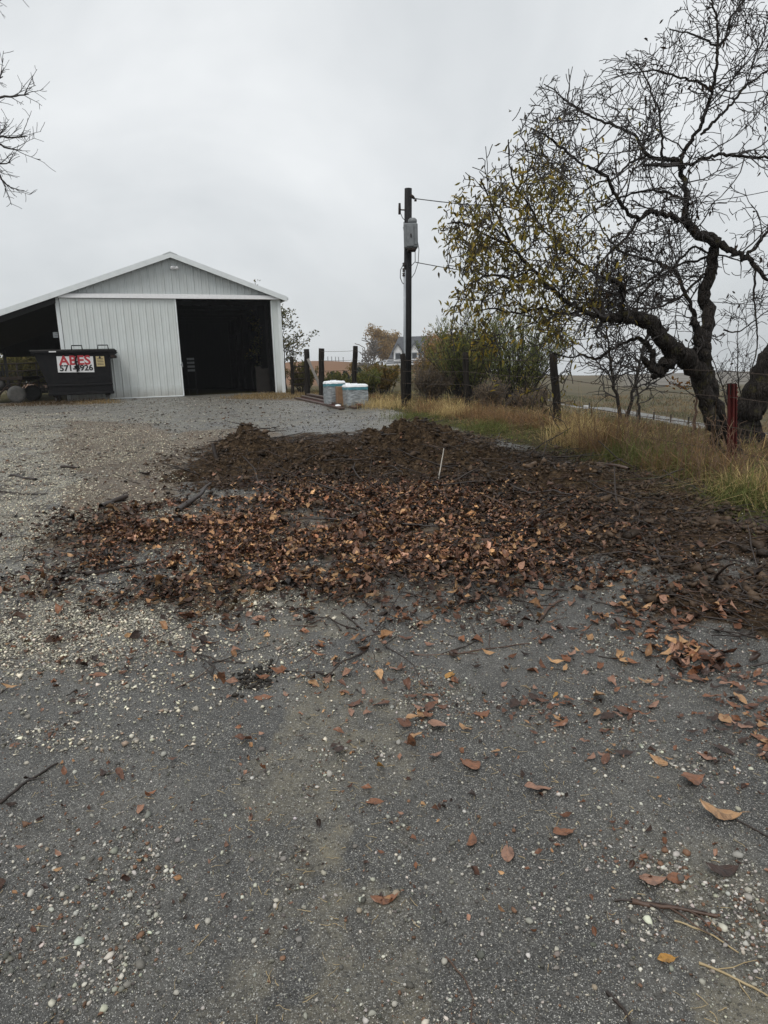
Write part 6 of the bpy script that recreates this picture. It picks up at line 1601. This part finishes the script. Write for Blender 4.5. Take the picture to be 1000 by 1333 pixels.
# weeds and rough grass down the valley side
def d_val(x, y):
    s_ = fs_(x, y); return (np.abs(x) < .75 * y + .6) * np.interp(s_, [.5, 3, 60, 140], [.0, .8, 1, .5]) * (np.abs(x - np.interp(y, rdy[o_], rdx[o_])) > 3) * (.25 + .75 * ss(fbm(x, y, .12, 4, 71) * 2.5 + .5))
xy = scatter(26000, d_val, 3, 110, 14, 170)
n = len(xy); p3 = fbm(xy[:, 0], xy[:, 1], .10, 3, 72)
cc = np.where((p3 > 0)[:, None], np.array([.20, .14, .065]), np.array([.105, .10, .04])) * rng.uniform(.5, 1.4, (n, 1))
blades('field_weeds', xy, rng.gamma(4, .06, n) * np.interp(xy[:, 1], [14, 60, 170], [.7, 1.4, 2.4]), .02 + xy[:, 1] * .0009, cc, 'brown rough grass and weeds over the valley side', .5, 8)
# dead weed stalks standing in the verge
segs = []
for (a, b, m_) in ((800, 600, 26), (850, 612, 30), (885, 618, 30), (915, 628, 26), (935, 632, 20), (980, 640, 26), (1000, 640, 20), (740, 590, 22), (690, 566, 20), (650, 556, 16), (870, 590, 24), (830, 585, 24), (905, 600, 26), (775, 586, 20), (960, 648, 18)):
    g0 = gp(a, b)
    for _ in range(m_):
        x = g0.x + rng.normal(0, .35); y = g0.y + rng.normal(0, .35); z = float(near_z(np.array([x]), np.array([y]))[0]); hh = rng.uniform(.25, .75)
        P = crook((x, y, z - .02), (x + rng.normal(0, .12) * hh * 2, y + rng.normal(0, .12) * hh * 2, z + hh), 5, .08); segs.append((P, np.linspace(.0032, .0018, 5)))
        for _ in range(rng.integers(1, 5)):
            i = rng.integers(2, 5); q = P[i]; e = q + np.array([rng.normal(0, .05), rng.normal(0, .05), rng.uniform(.02, .10)]); segs.append((np.array([q, (q + e) / 2 + rng.normal(0, .006, 3), e]), np.array([.0022, .0028, .0034])))
V, F = tubes_np(segs, 3)
M['stalk'] = plain('dead_weed_stalk', (0.09, 0.05, 0.03), (0.22, 0.14, 0.085), 12, 0.8, 0.2)
tag(link('dead_weed_stalks', npmesh('dead_weed_stalks', V, F, M['stalk'], True)), 'thin brown dead weed stalks standing along the fence', None, None, 'stuff')
# posts of the valley fence and a marker post
for k, px in enumerate((748, 767, 829, 851, 873, 716, 896, 958)):
    yy = np.interp(px, [694, 780, 870, 989], [516.5, 532, 547, 567]) + 3
    g_p = gp(px, yy); o = MB().tube([(0, 0, -.2), (0, 0, 1.15)], .11, 6).build('valley_fence_post', M['post']); o.location = g_p
    tag(o, 'dark post in the far roadside fence row, seen at %s' % ['the leaning post', 'the white marker', 'the two-stemmed sapling', 'the middle of the row', 'the right of the row', 'the far left end', 'the orange sapling', 'the right edge'][k], 'post', 'roadside fence posts in the valley')
mk = ob(762, 556, 24); mkp = empty('marker_post', mk, 0, 'small dark marker post with white cap beyond the fence', 'post')
tz_ = at(762, 532, 24).z - mk.z
MB().tube([(0, 0, -.1), (0, 0, tz_)], .035, 8).build('post', M['post'], mkp)
MB().tube([(0, 0, tz_), (0, 0, tz_ + .10)], .09, 8).build('cap', M['signwhite'], mkp)
MB().tube([(0, 0, tz_ - .40), (0, 0, tz_ - .33)], .045, 8).build('band', M['signwhite'], mkp)
for k, px in enumerate((427, 432, 437, 441, 447)):
    b = ob(px, 470, 150); o = MB().tube([(0, 0, -.2), (0, 0, 1.0)], .10, 5).build('hill_post', M['conduit']); o.location = b
    tag(o, ['leftmost', 'second', 'middle', 'fourth', 'rightmost'][k] + ' of the five tiny pale posts on the brown hilltop', 'post', 'pale posts on the far hill')

# ------------------------------------------------------------------ damp air
hz = NT('damp_air'); hz.t.nodes.remove(hz.p)
pv = hz.n('ShaderNodeVolumePrincipled'); pv.inputs['Density'].default_value = 0.0005; pv.inputs['Color'].default_value = (.93, .95, .97, 1); pv.inputs['Anisotropy'].default_value = 0.2
hz.l(pv.outputs[0], hz.out.inputs['Volume'])
hzo = MB().box(-650, 750, -10, 960, -40, 16).build('haze', hz.m); tag(hzo, 'thin drizzle haze over the valley', None, None, 'stuff')
